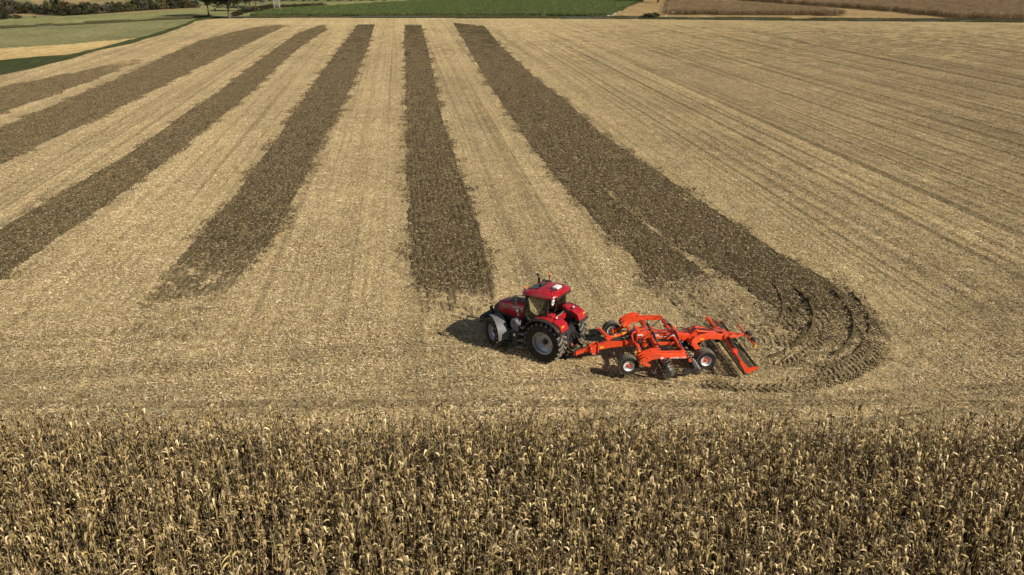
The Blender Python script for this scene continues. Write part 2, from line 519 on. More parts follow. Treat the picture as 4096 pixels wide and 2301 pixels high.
reg[in_poly(PX, PY, [(100, -30), (330, -30), (400, 30), (300, 55), (180, 30), (120, 5)])] = 9
reg[in_poly(PX, PY, [(270, 6), (480, 3), (640, 12), (760, 22), (870, 27), (700, 40), (400, 60), (300, 40)])] = 9
reg[(C[:, 1] < 26.0 + 0.5 * (vnoise(C[:, 0] * .9, C[:, 1] * 0.9, 3) - .5))] = 10
FIELDS = {10: ('maize_soil', M['soil'], 'bare brown soil under the standing maize'),
          0: ('stubble_field', M['stubble'], 'large harvested maize field covered in pale chopped straw'),
          1: ('lane_verge', M['verge'], 'thin grass verge along the lane'),
          2: ('straw_field', M['straw'], 'small pale yellow straw field beside the dark verge'),
          3: ('meadow', M['meadow'], 'olive green meadow below the lane on the left'),
          4: ('upper_meadow', M['meadow2'], 'lighter green meadow above the lane below the tree line'),
          5: ('distant_grassland', M['meadow3'], 'distant green grassland at the top of the picture'),
          6: ('distant_terrain', M['meadow3'], 'far land beyond the top of the picture'),
          7: ('harvested_field', M['stubble_far'], 'harvested stubble ground beyond the lane on the right'),
          8: ('crop_field_soil', M['verge'], 'ground under the green crop'),
          9: ('distant_tan_field', M['tan'], 'tan harvested slopes behind the tree row')}
for k, (nm, mt, lb) in FIELDS.items():
    q = Q[reg == k]
    if not len(q): continue
    used, inv = np.unique(q.ravel(), return_inverse=True)
    me = np_mesh(nm, V[used], inv.reshape(-1, 4), mt, None, True)
    tag(link(nm, me), lb, None, None, 'structure')

# the verge on the left is a sheet of rough grass with clean sides
vx = np.r_[np.linspace(-900, 640, 110), np.linspace(650, 860, 50)]
va = np.array([at(x, E_FIELD(x) + 1.5) for x in vx]); vb = np.array([at(x, E_VERGE(x) - 1.5) for x in vx])
vw = np.linspace(0, 1, 16)
vX = va[:, None, 0] * (1 - vw) + vb[:, None, 0] * vw; vY = va[:, None, 1] * (1 - vw) + vb[:, None, 1] * vw
vX = vX + 0.9 * (vnoise(vX * .5, vY * .1, 61) - .5)
vZ = terrain(vX, vY) + 0.10 + 0.35 * vnoise(vX * .9, vY * .35, 62) * (4 * vw * (1 - vw))[None, :]
vi = np.arange(vX.size).reshape(vX.shape)
vq = np.stack([vi[:-1, :-1], vi[:-1, 1:], vi[1:, 1:], vi[1:, :-1]], -1).reshape(-1, 4)
tag(link('grass_verge', np_mesh('grass_verge', np.stack([vX, vY, vZ], -1).reshape(-1, 3), vq, M['verge'], None, False)), 'dark green grass verge curving along the left edge of the stubble', None, None, 'structure')

# ------------------------------------------------------------------ strips of tilled soil
def arcparam(pts, n):
    p = np.array(pts, float)
    d = np.r_[0, np.cumsum(np.hypot(*np.diff(p[:, :2], axis=0).T))]
    return p, d
def resample(pts, ts):
    p, d = arcparam(pts, 0)
    return np.stack([np.interp(ts * d[-1], d, p[:, k]) for k in range(3)], -1), d[-1]

K = 4096 / 2576
def g(pts): return [at(x * K, y * K, 0.0) for x, y in pts]
STRIPS = []
def strip(name, Lp, Rp, label, cover=0.0, fade0=0.0, fade1=0.0, lift=0.07, amp=0.075, minds=0.11, covend=0.0, ncol=None, seed=0, floor1=0.0, groove=0.022, turn=0.0, strength=1.0):
    Lw, Rw = g(Lp), g(Rp)
    # row positions along the strip, denser near the camera
    _, LL = resample(Lw, np.array([0.0]))
    ts = [0.0]
    while ts[-1] < 1:
        p, _ = resample(Lw, np.array([ts[-1]]))
        ts.append(ts[-1] + max(minds, 0.0034 * (p[0, 1] + 4)) / LL)
    ts = np.array(ts); ts[-1] = 1.0
    A, _ = resample(Lw, ts); B, _ = resample(Rw, ts)
    wid = np.hypot(*(A - B)[:, :2].T).mean()
    nc = ncol or max(12, int(wid / 0.115))
    w = np.linspace(-0.06, 1.06, nc)
    X = A[:, None, 0] * (1 - w) + B[:, None, 0] * w
    Y = A[:, None, 1] * (1 - w) + B[:, None, 1] * w
    X = X + 0.12 * (vnoise(X * 3, Y * 3, seed + 5) - 0.5)
    n1 = vnoise(X * 4.2, Y * 4.2, seed) - 0.5; n2 = vnoise(X * 1.5, Y * 1.5, seed + 1) - 0.5; n3 = vnoise(X * 9, Y * 9, seed + 2) - 0.5
    edge = np.minimum(w, 1 - w)[None, :] * wid
    edge = edge + 0.22 * n2 + 0.3 * (vnoise(X * 0.5, Y * 0.25, seed + 9) - 0.5)
    e = sstep(-0.1, 0.28, edge)
    s = np.ones_like(ts) * strength
    Lm = 0.5 * (LL + resample(Rw, np.array([0.0]))[1])
    if fade0: s = s * sstep(0, fade0 / Lm, ts)
    if fade1: s = s * (floor1 + (1 - floor1) * sstep(0, fade1 / Lm, 1 - ts))
    if floor1: s = s * sstep(0, 1.5 / Lm, 1 - ts)
    S = s[:, None] * np.ones_like(X)
    body = np.clip(S * 1.25 + (n2 + n1) * 1.3 * (S < 0.98) , 0, 1)
    ridge = np.sin(2 * math.pi * (w[None, :] * wid / 0.42 + 0.35 * (vnoise(X * .8, Y * .15, seed + 12) - .5)))
    gr_a = groove * (1 + turn * sstep(16, 5, (1 - ts) * Lm))[:, None]
    tm = (min(turn, 1.0) * sstep(13, 6, (1 - ts) * Lm))[:, None]
    Z = lift * (1 - .95 * tm) + amp * (1 - .3 * tm) * (0.5 * n1 + 0.35 * n3 + 0.3 * n2) + gr_a * ridge * (0.5 + n1 + .5)
    Z = Z - (1 - e) * 0.16 - (1 - sstep(0.12, 0.5, body)) * 0.2
    cov = np.clip(cover + (1 - S) * 0.55 + covend * sstep(9, 0, (1 - ts) * Lm)[:, None] + 0.10 * n2 + (0.13 + 0.1 * turn * sstep(14, 4, (1 - ts) * Lm))[:, None] * ridge, -.4, 1)
    v = np.stack([X, Y, Z], -1).reshape(-1, 3)
    r, c = X.shape
    ii = np.arange(r * c).reshape(r, c)
    q = np.stack([ii[:-1, :-1], ii[:-1, 1:], ii[1:, 1:], ii[1:, :-1]], -1).reshape(-1, 4)
    o = link(name, np_mesh(name, v, q, M['tilled'], {'cover': ('FLOAT', cov.ravel())}, False))
    tag(o, label, None, None, 'structure')
    poly = [(p[0], p[1]) for p in Lw] + [(p[0], p[1]) for p in reversed(Rw)]
    STRIPS.append((poly, cover, (A + B) / 2, s))
    return o

strip('tilled_strip', [(380, 138), (200, 181), (0, 220), (-300, 285)], [(385, 143), (250, 196), (0, 288), (-300, 385)], 'faint short tilled strip, farthest to the left below the green verge', 0.16, 26, seed=10)
strip('tilled_strip', [(722, 60), (640, 69), (500, 103), (300, 196), (0, 322), (-260, 430)], [(724, 64), (600, 122), (450, 197), (250, 297), (0, 412), (-260, 540)], 'tilled strip second from the left, running out of the left edge', 0.12, 6, seed=20)
strip('tilled_strip', [(825.9, 60.0), (798.2, 65.5), (746.4, 84.9), (673.8, 136.7), (622.0, 174.7), (573.6, 212.7), (532.2, 247.3), (483.8, 272.8), (428.5, 312.9), (373.2, 354.4), (311.0, 395.9), (231.5, 440.1), (0, 578), (-200, 690)], [(827.9, 74.5), (794.8, 91.8), (746.4, 126.3), (691.1, 174.7), (642.7, 223.1), (594.4, 264.6), (546.0, 302.6), (514.9, 330.2), (483.8, 354.4), (428.5, 395.9), (400.8, 418.0), (373.2, 440.1), (0, 705), (-200, 850)], 'tilled strip third from the left, leaving the left edge at mid height', 0.06, 5, seed=30)
strip('tilled_strip', [(900, 61), (862, 110), (800, 192), (700, 340), (620, 450), (520, 565), (415, 682), (270, 850)], [(944, 61), (930, 112), (890, 210), (850, 292), (780, 430), (700, 580), (615, 690), (470, 880)], 'tilled strip fourth from the left that fades out before the headland', 0.02, 4, 17, seed=40)
strip('tilled_strip', [(1017, 62), (1017, 150), (1019, 300), (1022, 450), (1026, 600), (1036, 700), (1044, 790)], [(1061, 62), (1085, 150), (1115, 300), (1168, 450), (1215, 585), (1250, 715), (1258, 800)], 'straight tilled strip running away just left of the tractor', -0.06, 4, 6, covend=0.15, seed=50, groove=0.035)
strip('tilled_strip', [(1138, 57), (1165, 100), (1230, 215), (1330, 360), (1400, 450), (1500, 560), (1600, 662), (1660, 770)], [(1196, 62), (1232, 115), (1315, 235), (1425, 375), (1550, 500), (1690, 620), (1800, 700), (1890, 770)], 'broad tilled strip behind the tractor, left half of the wide pair', 0.0, 4, 5, covend=0.12, seed=60)
strip('tilled_strip', [(1186, 64), (1226, 115), (1310, 235), (1420, 375), (1545, 500), (1700, 620), (1840, 700), (1925, 765), (1985, 830), (2015, 880), (1990, 925), (1925, 950)], [(1218, 64), (1260, 115), (1340, 190), (1420, 250), (1520, 340), (1640, 420), (1760, 500), (1880, 580), (2000, 660), (2090, 705), (2190, 780), (2226, 870), (2160, 935), (1990, 985)], 'freshest darkest tilled strip that curves round behind the cultivator', -0.2, 4, 15, covend=0.6, seed=70, floor1=0.6, turn=1.4)

strip('worked_headland', [(1655, 730), (1700, 775), (1765, 815), (1820, 850), (1850, 885)], [(1890, 735), (1965, 785), (2012, 840), (2016, 885), (1965, 925)], 'lightly worked patch of straw and soil inside the turn', 0.3, 2.5, 2.5, seed=90, strength=0.5, groove=0.05)

# tyre ruts pressed into the headland by the turn
def rut(px, width, label, tread=False, seed=0, high=0.16, fade=0.12, dark=-0.25, light=0.7):
    """deep ruts: a smooth pale floor with a dark soil bank on the outer side; tread: rows of lug prints"""
    P = [at(2600 + x / 1.258, 950 + y / 1.258, 0.0) for x, y in px]
    S, Ltot = resample(P, np.linspace(0, 1, 80))
    for _ in range(25): S[1:-1] = (S[:-2] + S[2:] + 2 * S[1:-1]) / 4
    n = int(Ltot / 0.06)
    S, Ltot = resample(S, np.linspace(0, 1, n))
    T = np.gradient(S[:, :2], axis=0); T /= np.hypot(*T.T)[:, None]
    N = np.stack([-T[:, 1], T[:, 0]], -1)
    w = np.linspace(-1, 1, 25)
    X = S[:, None, 0] + N[:, None, 0] * w * width / 2; Y = S[:, None, 1] + N[:, None, 1] * w * width / 2
    s = np.linspace(0, Ltot, n)[:, None]
    tt = np.linspace(0, 1, n)
    fd = (sstep(0, fade, tt) * sstep(0, fade, 1 - tt))[:, None]
    nz = vnoise(X * 5, Y * 5, seed) - .5; nb = vnoise(X * 1.4, Y * 1.4, seed + 3)
    if tread:
        a = np.abs(w)[None, :]
        ph = (s / 0.34 + a * 0.9 + (w[None, :] > 0) * .5) % 1.0
        lump = (ph < .55) * (a < .85) * (a > .08)
        Z = 0.02 + high * lump * (0.35 + nb) + 0.05 * nz - (a > .9) * .12
        cov = np.where(lump > 0, light, dark) + 0.5 * nz
    else:
        bank = np.exp(-((w[None, :] - 0.42 - .15 * (nb - .5)) / 0.22) ** 2)
        Z = 0.035 + high * bank * (0.3 + 1.3 * nb) + 0.14 * nz * (w[None, :] > -.05) + .04 * nz - sstep(.75, 1.0, np.abs(w))[None, :] * .16
        cov = light + (dark - light) * sstep(.05, .3, w)[None, :] + 0.4 * nz
    Z = Z - (1 - fd) * 0.16 * (1 + nz)
    v = np.stack([X, Y, Z], -1).reshape(-1, 3)
    r, c = X.shape
    ii = np.arange(r * c).reshape(r, c)
    q = np.stack([ii[:-1, :-1], ii[:-1, 1:], ii[1:, 1:], ii[1:, :-1]], -1).reshape(-1, 4)
    o = link('wheel_track', np_mesh('wheel_track', v, q, M['tilled'], {'cover': ('FLOAT', np.clip(cov, -.4, 1.1).ravel())}, False))
    tag(o, label, None, None, 'structure')
rut([(690, 250), (740, 295), (782, 345), (800, 400), (792, 455), (760, 500)], 0.95, 'short deep furrow on the inside of the turn', False, 84, .17)
rut([(830, 370), (880, 400), (912, 445), (905, 510), (850, 560), (745, 620), (640, 665)], 0.8, 'inner tyre track of the turn with lug prints', True, 86, .10)
rut([(860, 245), (915, 295), (965, 350), (1000, 415), (995, 500), (930, 580), (820, 628)], 1.0, 'long deep dark furrow curving round the turn', False, 83, .17)
rut([(1040, 400), (1085, 470), (1112, 540), (1075, 600), (985, 668), (860, 718), (700, 738), (560, 735)], 0.8, 'second outermost tyre track of the turn with lug prints', True, 82, .10)
rut([(1090, 370), (1140, 450), (1182, 530), (1165, 590), (1095, 650), (980, 718), (800, 758), (600, 768), (350, 752), (120, 722)], 0.9, 'outermost tyre track of the turn with lug prints', True, 81, .10)
rut([(590, 215), (635, 285), (655, 350), (640, 410), (590, 455)], 0.7, 'innermost shallow furrow of the turn', False, 88, .12)
rut([(950, 245), (1030, 320), (1085, 410), (1080, 510), (1010, 590), (890, 655), (760, 690)], 0.75, 'shallow furrow between the two outer tyre tracks of the turn', False, 89, .12)
rut([(770, 440), (740, 505), (690, 555), (600, 600), (540, 615)], 0.7, 'shallow furrow running in towards the roller', False, 91, .11)
rut([(-480, 640), (-300, 690), (-100, 715), (100, 735), (330, 762)], 0.8, 'tyre track behind the near rear wheel of the tractor', True, 85, .07, .2, .1)
rut([(-3300, 845), (-2000, 838), (-1000, 832), (0, 838), (1000, 832), (1900, 842)], 0.6, 'faint wheel line along the edge of the standing maize', True, 87, .05, .02, .15)

# ------------------------------------------------------------------ lane, gravel ruts
def ribbon(name, px, width, mat, label, z=0.03, step=2.0, world_pts=None):
    P = world_pts or [at(x, y) for x, y in px]
    pp, d = arcparam(P, 0)
    n = int(d[-1] / step) + 2
    S, _ = resample(P, np.linspace(0, 1, n))
    for _ in range(6): S[1:-1] = (S[:-2] + S[2:] + 2 * S[1:-1]) / 4
    T = np.gradient(S[:, :2], axis=0); T /= np.hypot(*T.T)[:, None]
    N = np.stack([-T[:, 1], T[:, 0]], -1)
    w = np.linspace(-1, 1, 5)
    X = S[:, None, 0] + N[:, None, 0] * w * width / 2; Y = S[:, None, 1] + N[:, None, 1] * w * width / 2
    Z = terrain(X, Y) + z + 0.04 * (1 - w[None, :] ** 2)
    v = np.stack([X, Y, Z], -1).reshape(-1, 3)
    r, c = X.shape
    ii = np.arange(r * c).reshape(r, c)
    q = np.stack([ii[:-1, :-1], ii[:-1, 1:], ii[1:, 1:], ii[1:, :-1]], -1).reshape(-1, 4)
    return tag(link(name, np_mesh(name, v, q, mat, None, True)), label, None, None, 'structure')
ribbon('lane', [(-900, 155), (0, 112), (233, 100), (466, 88.5), (652, 77.5), (829, 70), (1000, 67.6), (1500, 67.8), (2000, 69.6), (2400, 71.6), (2700, 74.2), (3058, 78), (3848, 84), (4096, 86.5), (5200, 98)], 3.4, M['road'], 'narrow asphalt lane along the far edge of the stubble', 0.12)
ribbon('gravel_rut', [(2428, 67), (2445, 57), (2465, 45), (2490, 31), (2518, 20)], 1.0, M['rut'], 'left pale gravel rut of the farm track', 0.12, 1.0)
ribbon('gravel_rut', [(2446, 67), (2458, 57), (2472, 46), (2490, 34)], 1.0, M['rut'], 'right pale gravel rut of the farm track', 0.12, 1.0)
#@@REST@@
# ------------------------------------------------------------------ scattered stuff: points that carry shared meshes
def scatter(name, pts, rots, scl, which, sources, label, kind='stuff', tilt=None):
    me = bpy.data.meshes.new(name)
    me.vertices.add(len(pts)); me.vertices.foreach_set('co', np.asarray(pts, np.float32).ravel())
    R3 = np.zeros((len(pts), 3), np.float32); R3[:, 2] = rots
    if tilt is not None: R3[:, :2] = tilt
    a = me.attributes.new('rot3', 'FLOAT_VECTOR', 'POINT'); a.data.foreach_set('vector', R3.ravel())
    a = me.attributes.new('scl', 'FLOAT', 'POINT'); a.data.foreach_set('value', np.asarray(scl, np.float32))
    a = me.attributes.new('which', 'INT', 'POINT'); a.data.foreach_set('value', np.asarray(which, np.int32))
    o = link(name, me)
    gt = bpy.data.node_groups.new(name + '_scatter', 'GeometryNodeTree')
    gt.interface.new_socket('Geometry', in_out='INPUT', socket_type='NodeSocketGeometry')
    gt.interface.new_socket('Geometry', in_out='OUTPUT', socket_type='NodeSocketGeometry')
    N = gt.nodes
    gi = N.new('NodeGroupInput'); go = N.new('NodeGroupOutput')
    join = N.new('GeometryNodeGeometryToInstance')
    for sme in reversed(sources):
        so = bpy.data.objects.new(name + '_piece', sme)
        oi = N.new('GeometryNodeObjectInfo'); oi.inputs['Object'].default_value = so
        gt.links.new(oi.outputs['Geometry'], join.inputs[0])
    iop = N.new('GeometryNodeInstanceOnPoints')
    iop.inputs['Pick Instance'].default_value = True
    def na(nm, tp):
        q = N.new('GeometryNodeInputNamedAttribute'); q.data_type = tp; q.inputs['Name'].default_value = nm
        return q.outputs[0]
    gt.links.new(gi.outputs[0], iop.inputs['Points'])
    gt.links.new(join.outputs[0], iop.inputs['Instance'])
    gt.links.new(na('which', 'INT'), iop.inputs['Instance Index'])
    e2r = N.new('FunctionNodeEulerToRotation')
    gt.links.new(na('rot3', 'FLOAT_VECTOR'), e2r.inputs[0])
    gt.links.new(e2r.outputs[0], iop.inputs['Rotation'])
    gt.links.new(na('scl', 'FLOAT'), iop.inputs['Scale'])
    gt.links.new(iop.outputs[0], go.inputs[0])
    md = o.modifiers.new('scatter', 'NODES'); md.node_group = gt
    tag(o, label, None, None, kind)
    return o

# chopped maize residue: small patches of bent husk, leaf and stalk pieces
def residue_patch(n, size, rs, lmin, lmax, wmin, wmax, mat, lift=0.05, dirsd=9.0, clods=0):
    X = rs.uniform(-size / 2, size / 2, n) * 1.15; Y = rs.uniform(-size / 2, size / 2, n) * 1.15
    a = rs.normal(0, dirsd, n); L = rs.uniform(lmin, lmax, n) ** 1.0; W = rs.uniform(wmin, wmax, n)
    z = rs.uniform(0.0, lift, n) + 0.012; tilt = rs.normal(0, 0.22, n); bend = rs.uniform(-0.02, 0.05, n) * L / 0.25; roll = rs.normal(0, 0.5, n)
    dx, dy = np.cos(a), np.sin(a)
    vs = []
    for k, t in enumerate((-0.5, 0.0, 0.5)):
        for sgn in (-1, 1):
            wd = W * (1.0 if k == 1 else 0.62) * sgn / 2
            vs.append(np.stack([X + dx * L * t - dy * wd * np.cos(roll), Y + dy * L * t + dx * wd * np.cos(roll),
                                np.maximum(z + tilt * L * t + (bend if k == 1 else 0) + wd * np.sin(roll), 0.004)], -1))
    Vv = np.stack(vs, 1).reshape(-1, 3)
    b = np.arange(n)[:, None] * 6
    F = np.concatenate([b + np.array([[0, 1, 3, 2]]), b + np.array([[2, 3, 5, 4]])], 0)
    rn = np.repeat(rs.uniform(0, 1, n), 6)
    if clods:
        cv, cf, cr = [], [], []
        base = len(Vv)
        for i in range(clods):
            cx, cy = rs.uniform(-size / 2, size / 2, 2) * 1.1; r = rs.uniform(0.025, 0.07)
            q = [(cx + r * math.cos(k * 1.5708 + 0.4) * rs.uniform(.7, 1.3), cy + r * math.sin(k * 1.5708 + 0.4) * rs.uniform(.7, 1.3), -0.02) for k in range(4)]
            t4 = [(x * .5 + cx * .5, y * .5 + cy * .5, r * rs.uniform(.7, 1.2)) for x, y, _ in q]
            o = base + len(cv); cv += q + t4
            cf += [(o, o + 1, o + 5, o + 4), (o + 1, o + 2, o + 6, o + 5), (o + 2, o + 3, o + 7, o + 6), (o + 3, o, o + 4, o + 7), (o + 4, o + 5, o + 6, o + 7)]
            cr += [rs.uniform(0, 0.45)] * 8
        Vv = np.concatenate([Vv, cv]); F = np.concatenate([F, cf]); rn = np.concatenate([rn, cr])
    return np_mesh('residue_patch', Vv, F, mat, {'rnd': ('FLOAT', rn)})

rs = np.random.default_rng(5)
PATCH = 1.5
patches = [residue_patch(560, PATCH, rs, 0.05, 0.23, 0.009, 0.032, M['residue'], 0.045) for _ in range(5)]
patches += [residue_patch(400, PATCH, rs, 0.05, 0.19, 0.009, 0.028, M['residue_soil'], 0.09, clods=60) for _ in range(3)]

gx, gy = np.meshgrid(np.arange(-200, 200, PATCH), np.arange(24, 250, PATCH))
gx = gx.ravel() + rs.uniform(-.3, .3, gx.size); gy = gy.ravel() + rs.uniform(-.3, .3, gy.size)
ok = (np.abs(gx) < 0.74 * gy + 12) & (rs.uniform(0, 1, gx.size) < np.clip((250 - gy) / 110, 0, 1))
ppx, ppy = project(gx, gy, 0 * gx)
ok &= ppy > E_FIELD(ppx) + 6
gx, gy = gx[ok], gy[ok]
soil = np.zeros(len(gx))
for poly, cov, mid, s in STRIPS:
    ins = in_poly(gx, gy, poly)
    j = np.argmin((mid[None, :, 0] - gx[ins][:, None]) ** 2 + (mid[None, :, 1] - gy[ins][:, None]) ** 2, 1)
    soil[ins] = np.maximum(soil[ins], s[j] * (0.6 if cov > .25 else 1))
sel = rs.uniform(0, 1, len(gx)) < np.where(gx > 5, (soil - .45) * 2.2, soil * 1.15 - .08)
which = np.where(sel, rs.integers(5, 8, len(gx)), rs.integers(0, 5, len(gx)))
gz = np.where(sel, 0.045, np.where((soil > .1) & (gx > 5), 0.05, 0.0))
scatter('chopped_residue', np.stack([gx, gy, gz], -1)[~sel], rs.uniform(0, 6.28, (~sel).sum()), rs.uniform(.9, 1.15, (~sel).sum()), which[~sel], patches, 'pale chopped maize straw lying all over the stubble field')
scatter('soil_clods', np.stack([gx, gy, gz], -1)[sel], rs.uniform(0, 6.28, sel.sum()), rs.uniform(.9, 1.1, sel.sum()), which[sel], patches, 'dark clods and soiled straw along the tilled strips')

# ------------------------------------------------------------------ standing dry maize in the foreground
def blade(V, F, Rn, base, az, L, w, up, droop, twist, rnd, seg=5):
    o = len(V)
    p = Vector(base); el = up
    side0 = Vector((-math.sin(az), math.cos(az), 0))
    fold = random.uniform(.12, .38)
    for k in range(seg + 1):
        t = k / seg
        wd = w * (0.55 + 1.3 * t) if t < 0.35 else w * max(0.05, 1 - ((t - 0.35) / 0.65) ** 1.8)
        tw = twist * t
        dirv = Vector((math.cos(az) * math.cos(el), math.sin(az) * math.cos(el), math.sin(el)))
        nrm = dirv.cross(side0)
        side = side0 * math.cos(tw) + nrm * math.sin(tw)
        V.append(tuple(p + side * wd / 2)); V.append(tuple(p - side * wd / 2)); Rn += [rnd, rnd]
        p = p + dirv * (L / seg)
        if seg > 3 and t < fold: el -= droop * .12
        elif seg > 3: el = max(el - droop * .38, -1.45)
        else: el -= droop * (0.5 + t) / seg
        az += random.uniform(-.25, .25)
    for k in range(seg):
        F.append((o + 2 * k, o + 2 * k + 1, o + 2 * k + 3, o + 2 * k + 2))

def maize_variant(seed):
    random.seed(seed)
    H = random.uniform(1.95, 2.35)
    lean = (random.uniform(-.12, .12), random.uniform(-.12, .12))
    def ax(z): return Vector((lean[0] * (z / H) ** 1.6, lean[1] * (z / H) ** 1.6, z))
    out = {}
    st = MB(); st.tube([ax(0), ax(H * .35), ax(H * .7), ax(H)], [.016, .014, .011, .006], 5, False)
    out['stalk'] = (st.v, st.f, [random.random()] * len(st.v), M['maize_stalk'])
    V, F, R = [], [], []
    a0 = random.uniform(0, 6.28)
    n = random.randint(9, 12)
    for i in range(n):
        z = H * (0.36 + 0.58 * i / (n - 1)) + random.uniform(-.04, .04)
        az = a0 + (math.pi if i % 2 else 0) + random.uniform(-.6, .6)
        top = i / (n - 1)
        blade(V, F, R, ax(z), az, random.uniform(.38, .66) * (1 - .2 * top), random.uniform(.036, .072), random.uniform(.95, 1.45), random.uniform(2.6, 5.0), random.uniform(-1.8, 1.8), min(1, max(0, random.gauss(.5, .28))), 6)
    # loose husk round the ear, hanging
    z = H * random.uniform(.42, .55); az = a0 + 1.5
    for k in range(4):
        blade(V, F, R, ax(z), az + random.uniform(-.5, .5), random.uniform(.22, .34), random.uniform(.06, .09), random.uniform(-.2, .9), random.uniform(1.5, 3), random.uniform(-1, 1), random.uniform(.55, 1), 3)
    out['leaves'] = (V, F, R, M['maize'])
    V, F, R = [], [], []
    for k in range(6):
        blade(V, F, R, ax(H - .02), random.uniform(0, 6.28), random.uniform(.16, .28), .012, random.uniform(.7, 1.5), random.uniform(.2, 1.3), 0, random.random(), 3)
    out['tassel'] = (V, F, R, M['maize_tassel'])
    return out
def pymesh(name, V, F, R, mat):
    me = bpy.data.meshes.new(name); me.from_pydata(V, [], F)
    at_ = me.attributes.new('rnd', 'FLOAT', 'POINT'); at_.data.foreach_set('value', np.array(R, np.float32))
    me.materials.append(mat); me.shade_smooth()
    return me
NVAR = 12
MV = [maize_variant(100 + i) for i in range(NVAR)]
random.seed(3)
MPART = [{k: pymesh('maize_' + k, *v) for k, v in m.items()} for m in MV]
def joined(m):
    V, F, R, mi = [], [], [], []
    mats = []
    for k, (v, f, r, mt) in m.items():
        o = len(V); V += v; F += [tuple(i + o for i in q) for q in f]; R += r; mi += [len(mats)] * len(f); mats.append(mt)
    me = pymesh('maize_plant', V, F, R, mats[0])
    for mt in mats[1:]: me.materials.append(mt)
    me.polygons.foreach_set('material_index', np.array(mi, np.int32))
    return me
MFULL = [joined(m) for m in MV]
CORN_EDGE = 25.65
px_, py_ = [], []
y = CORN_EDGE
while y > 10.5:
    xs = np.arange(-27, 27, 0.15)
    xs = xs + rs.normal(0, .04, len(xs)); ys = y + rs.normal(0, .07, len(xs)) + 0.35 * (vnoise(xs * .12, xs * 0 + 3, 8) - .5)
    kp = rs.uniform(0, 1, len(xs)) < 0.72 + 0.4 * vnoise(xs * .5, ys * .7, 12)
    px_.append(xs[kp]); py_.append(ys[kp]); y -= 0.72
cx, cy = np.concatenate(px_), np.concatenate(py_)
crot = rs.uniform(0, 6.28, len(cx)); csc = np.clip(rs.normal(1.0, .075, len(cx)), .8, 1.2); cw = rs.integers(0, NVAR, len(cx))
ctilt = rs.normal(0, .07, (len(cx), 2))
# the plants that show largest stand at the bottom edge of the picture
tx, ty = project(cx, cy, 1.9 + 0 * cx); order = np.argsort(-ty)
vis = (tx > -30) & (tx < 4126) & (ty < 2285)
front = [i for i in order if vis[i]][:300]
fm = np.zeros(len(cx), bool); fm[front] = True
for i in front:
    root = empty('maize_plant', (cx[i], cy[i], 0), crot[i])
    root.rotation_euler = (ctilt[i, 0], ctilt[i, 1], crot[i]); root.scale = (csc[i],) * 3
    tag(root, 'dry standing maize plant in the foremost rows along the bottom edge', 'maize plant', 'foremost standing maize plants')
    for k, me in MPART[cw[i]].items(): link(k, me, root)
bm_ = ~fm
scatter('standing_maize', np.stack([cx, cy, 0 * cx], -1)[bm_], crot[bm_], csc[bm_], cw[bm_], MFULL, 'block of dry standing maize across the foreground behind the foremost rows', tilt=ctilt[bm_])
#@@MACH@@
# ------------------------------------------------------------------ machine materials
M['red'] = simple('tractor_red_paint', (0.40, 0.004, 0.012), 0.32, 0, 0.10, 3, 0.5, 0.14, 0.4)
M['orange'] = simple('implement_orange_red_paint', (0.78, 0.068, 0.015), 0.45, 0, 0.15, 5, 0.45, 0.22, 0.1)
M['orange_dark'] = simple('weathered_orange_paint', (0.72, 0.10, 0.02), 0.5, 0, 0.2, 6, 0.4, 0.2)
M['black'] = simple('black_plastic', (0.018, 0.018, 0.019), 0.5, 0, 0.3, 6, 0.4, 0.12)
M['dark'] = simple('dark_machine_steel', (0.035, 0.035, 0.037), 0.55, 0.3, 0.3, 8, 0.4, 0.2)
M['grey'] = simple('grey_plastic', (0.125, 0.125, 0.13), 0.55, 0, 0.15, 8, 0.4, 0.12)
M['lightgrey'] = simple('grey_step_metal', (0.33, 0.33, 0.34), 0.5, 0.2, 0.2, 8, 0.4, 0.2)
M['silver'] = simple('silver_rim_paint', (0.36, 0.38, 0.41), 0.35, 0.35, 0.15, 4, 0.5, 0.10)
M['steel'] = simple('bright_steel', (0.55, 0.55, 0.55), 0.3, 0.9, 0.15, 8)
M['white'] = simple('white_plastic', (0.8, 0.8, 0.78), 0.4, 0, 0.06, 5)
M['rubber'] = simple('tyre_rubber', (0.016, 0.0155, 0.015), 0.8, 0, 0.3, 7, 0.25, 0.16)
M['tread'] = simple('dusty_tyre_tread', (0.21, 0.185, 0.148), 0.95, 0, 0.55, 10, 0.1, 0.35)
M['soilsteel'] = simple('soil_worn_steel', (0.11, 0.105, 0.1), 0.5, 0.5, 0.4, 9, 0.4, 0.3)
M['rollersteel'] = simple('soiled_roller_steel', (0.06, 0.052, 0.042), 0.8, 0.1, 0.5, 10, 0.2, 0.35)
M['amber'] = simple('amber_lens', (0.85, 0.24, 0.02), 0.25, 0, 0.1, 5)
M['tail'] = simple('tail_lamp_lens', (0.95, 0.30, 0.05), 0.25, 0, 0.3, 14)
M['yellow'] = simple('yellow_label', (0.75, 0.5, 0.04), 0.5, 0, 0.15, 12)
M['blue'] = simple('blue_cap', (0.02, 0.12, 0.5), 0.4)
M['ink'] = simple('black_print', (0.012, 0.012, 0.012), 0.6, 0, 0.05)
M['seat'] = simple('grey_seat_cloth', (0.12, 0.115, 0.105), 0.9, 0, 0.2, 10)
M['interior'] = simple('cab_interior_trim', (0.055, 0.052, 0.048), 0.8, 0, 0.2, 6)
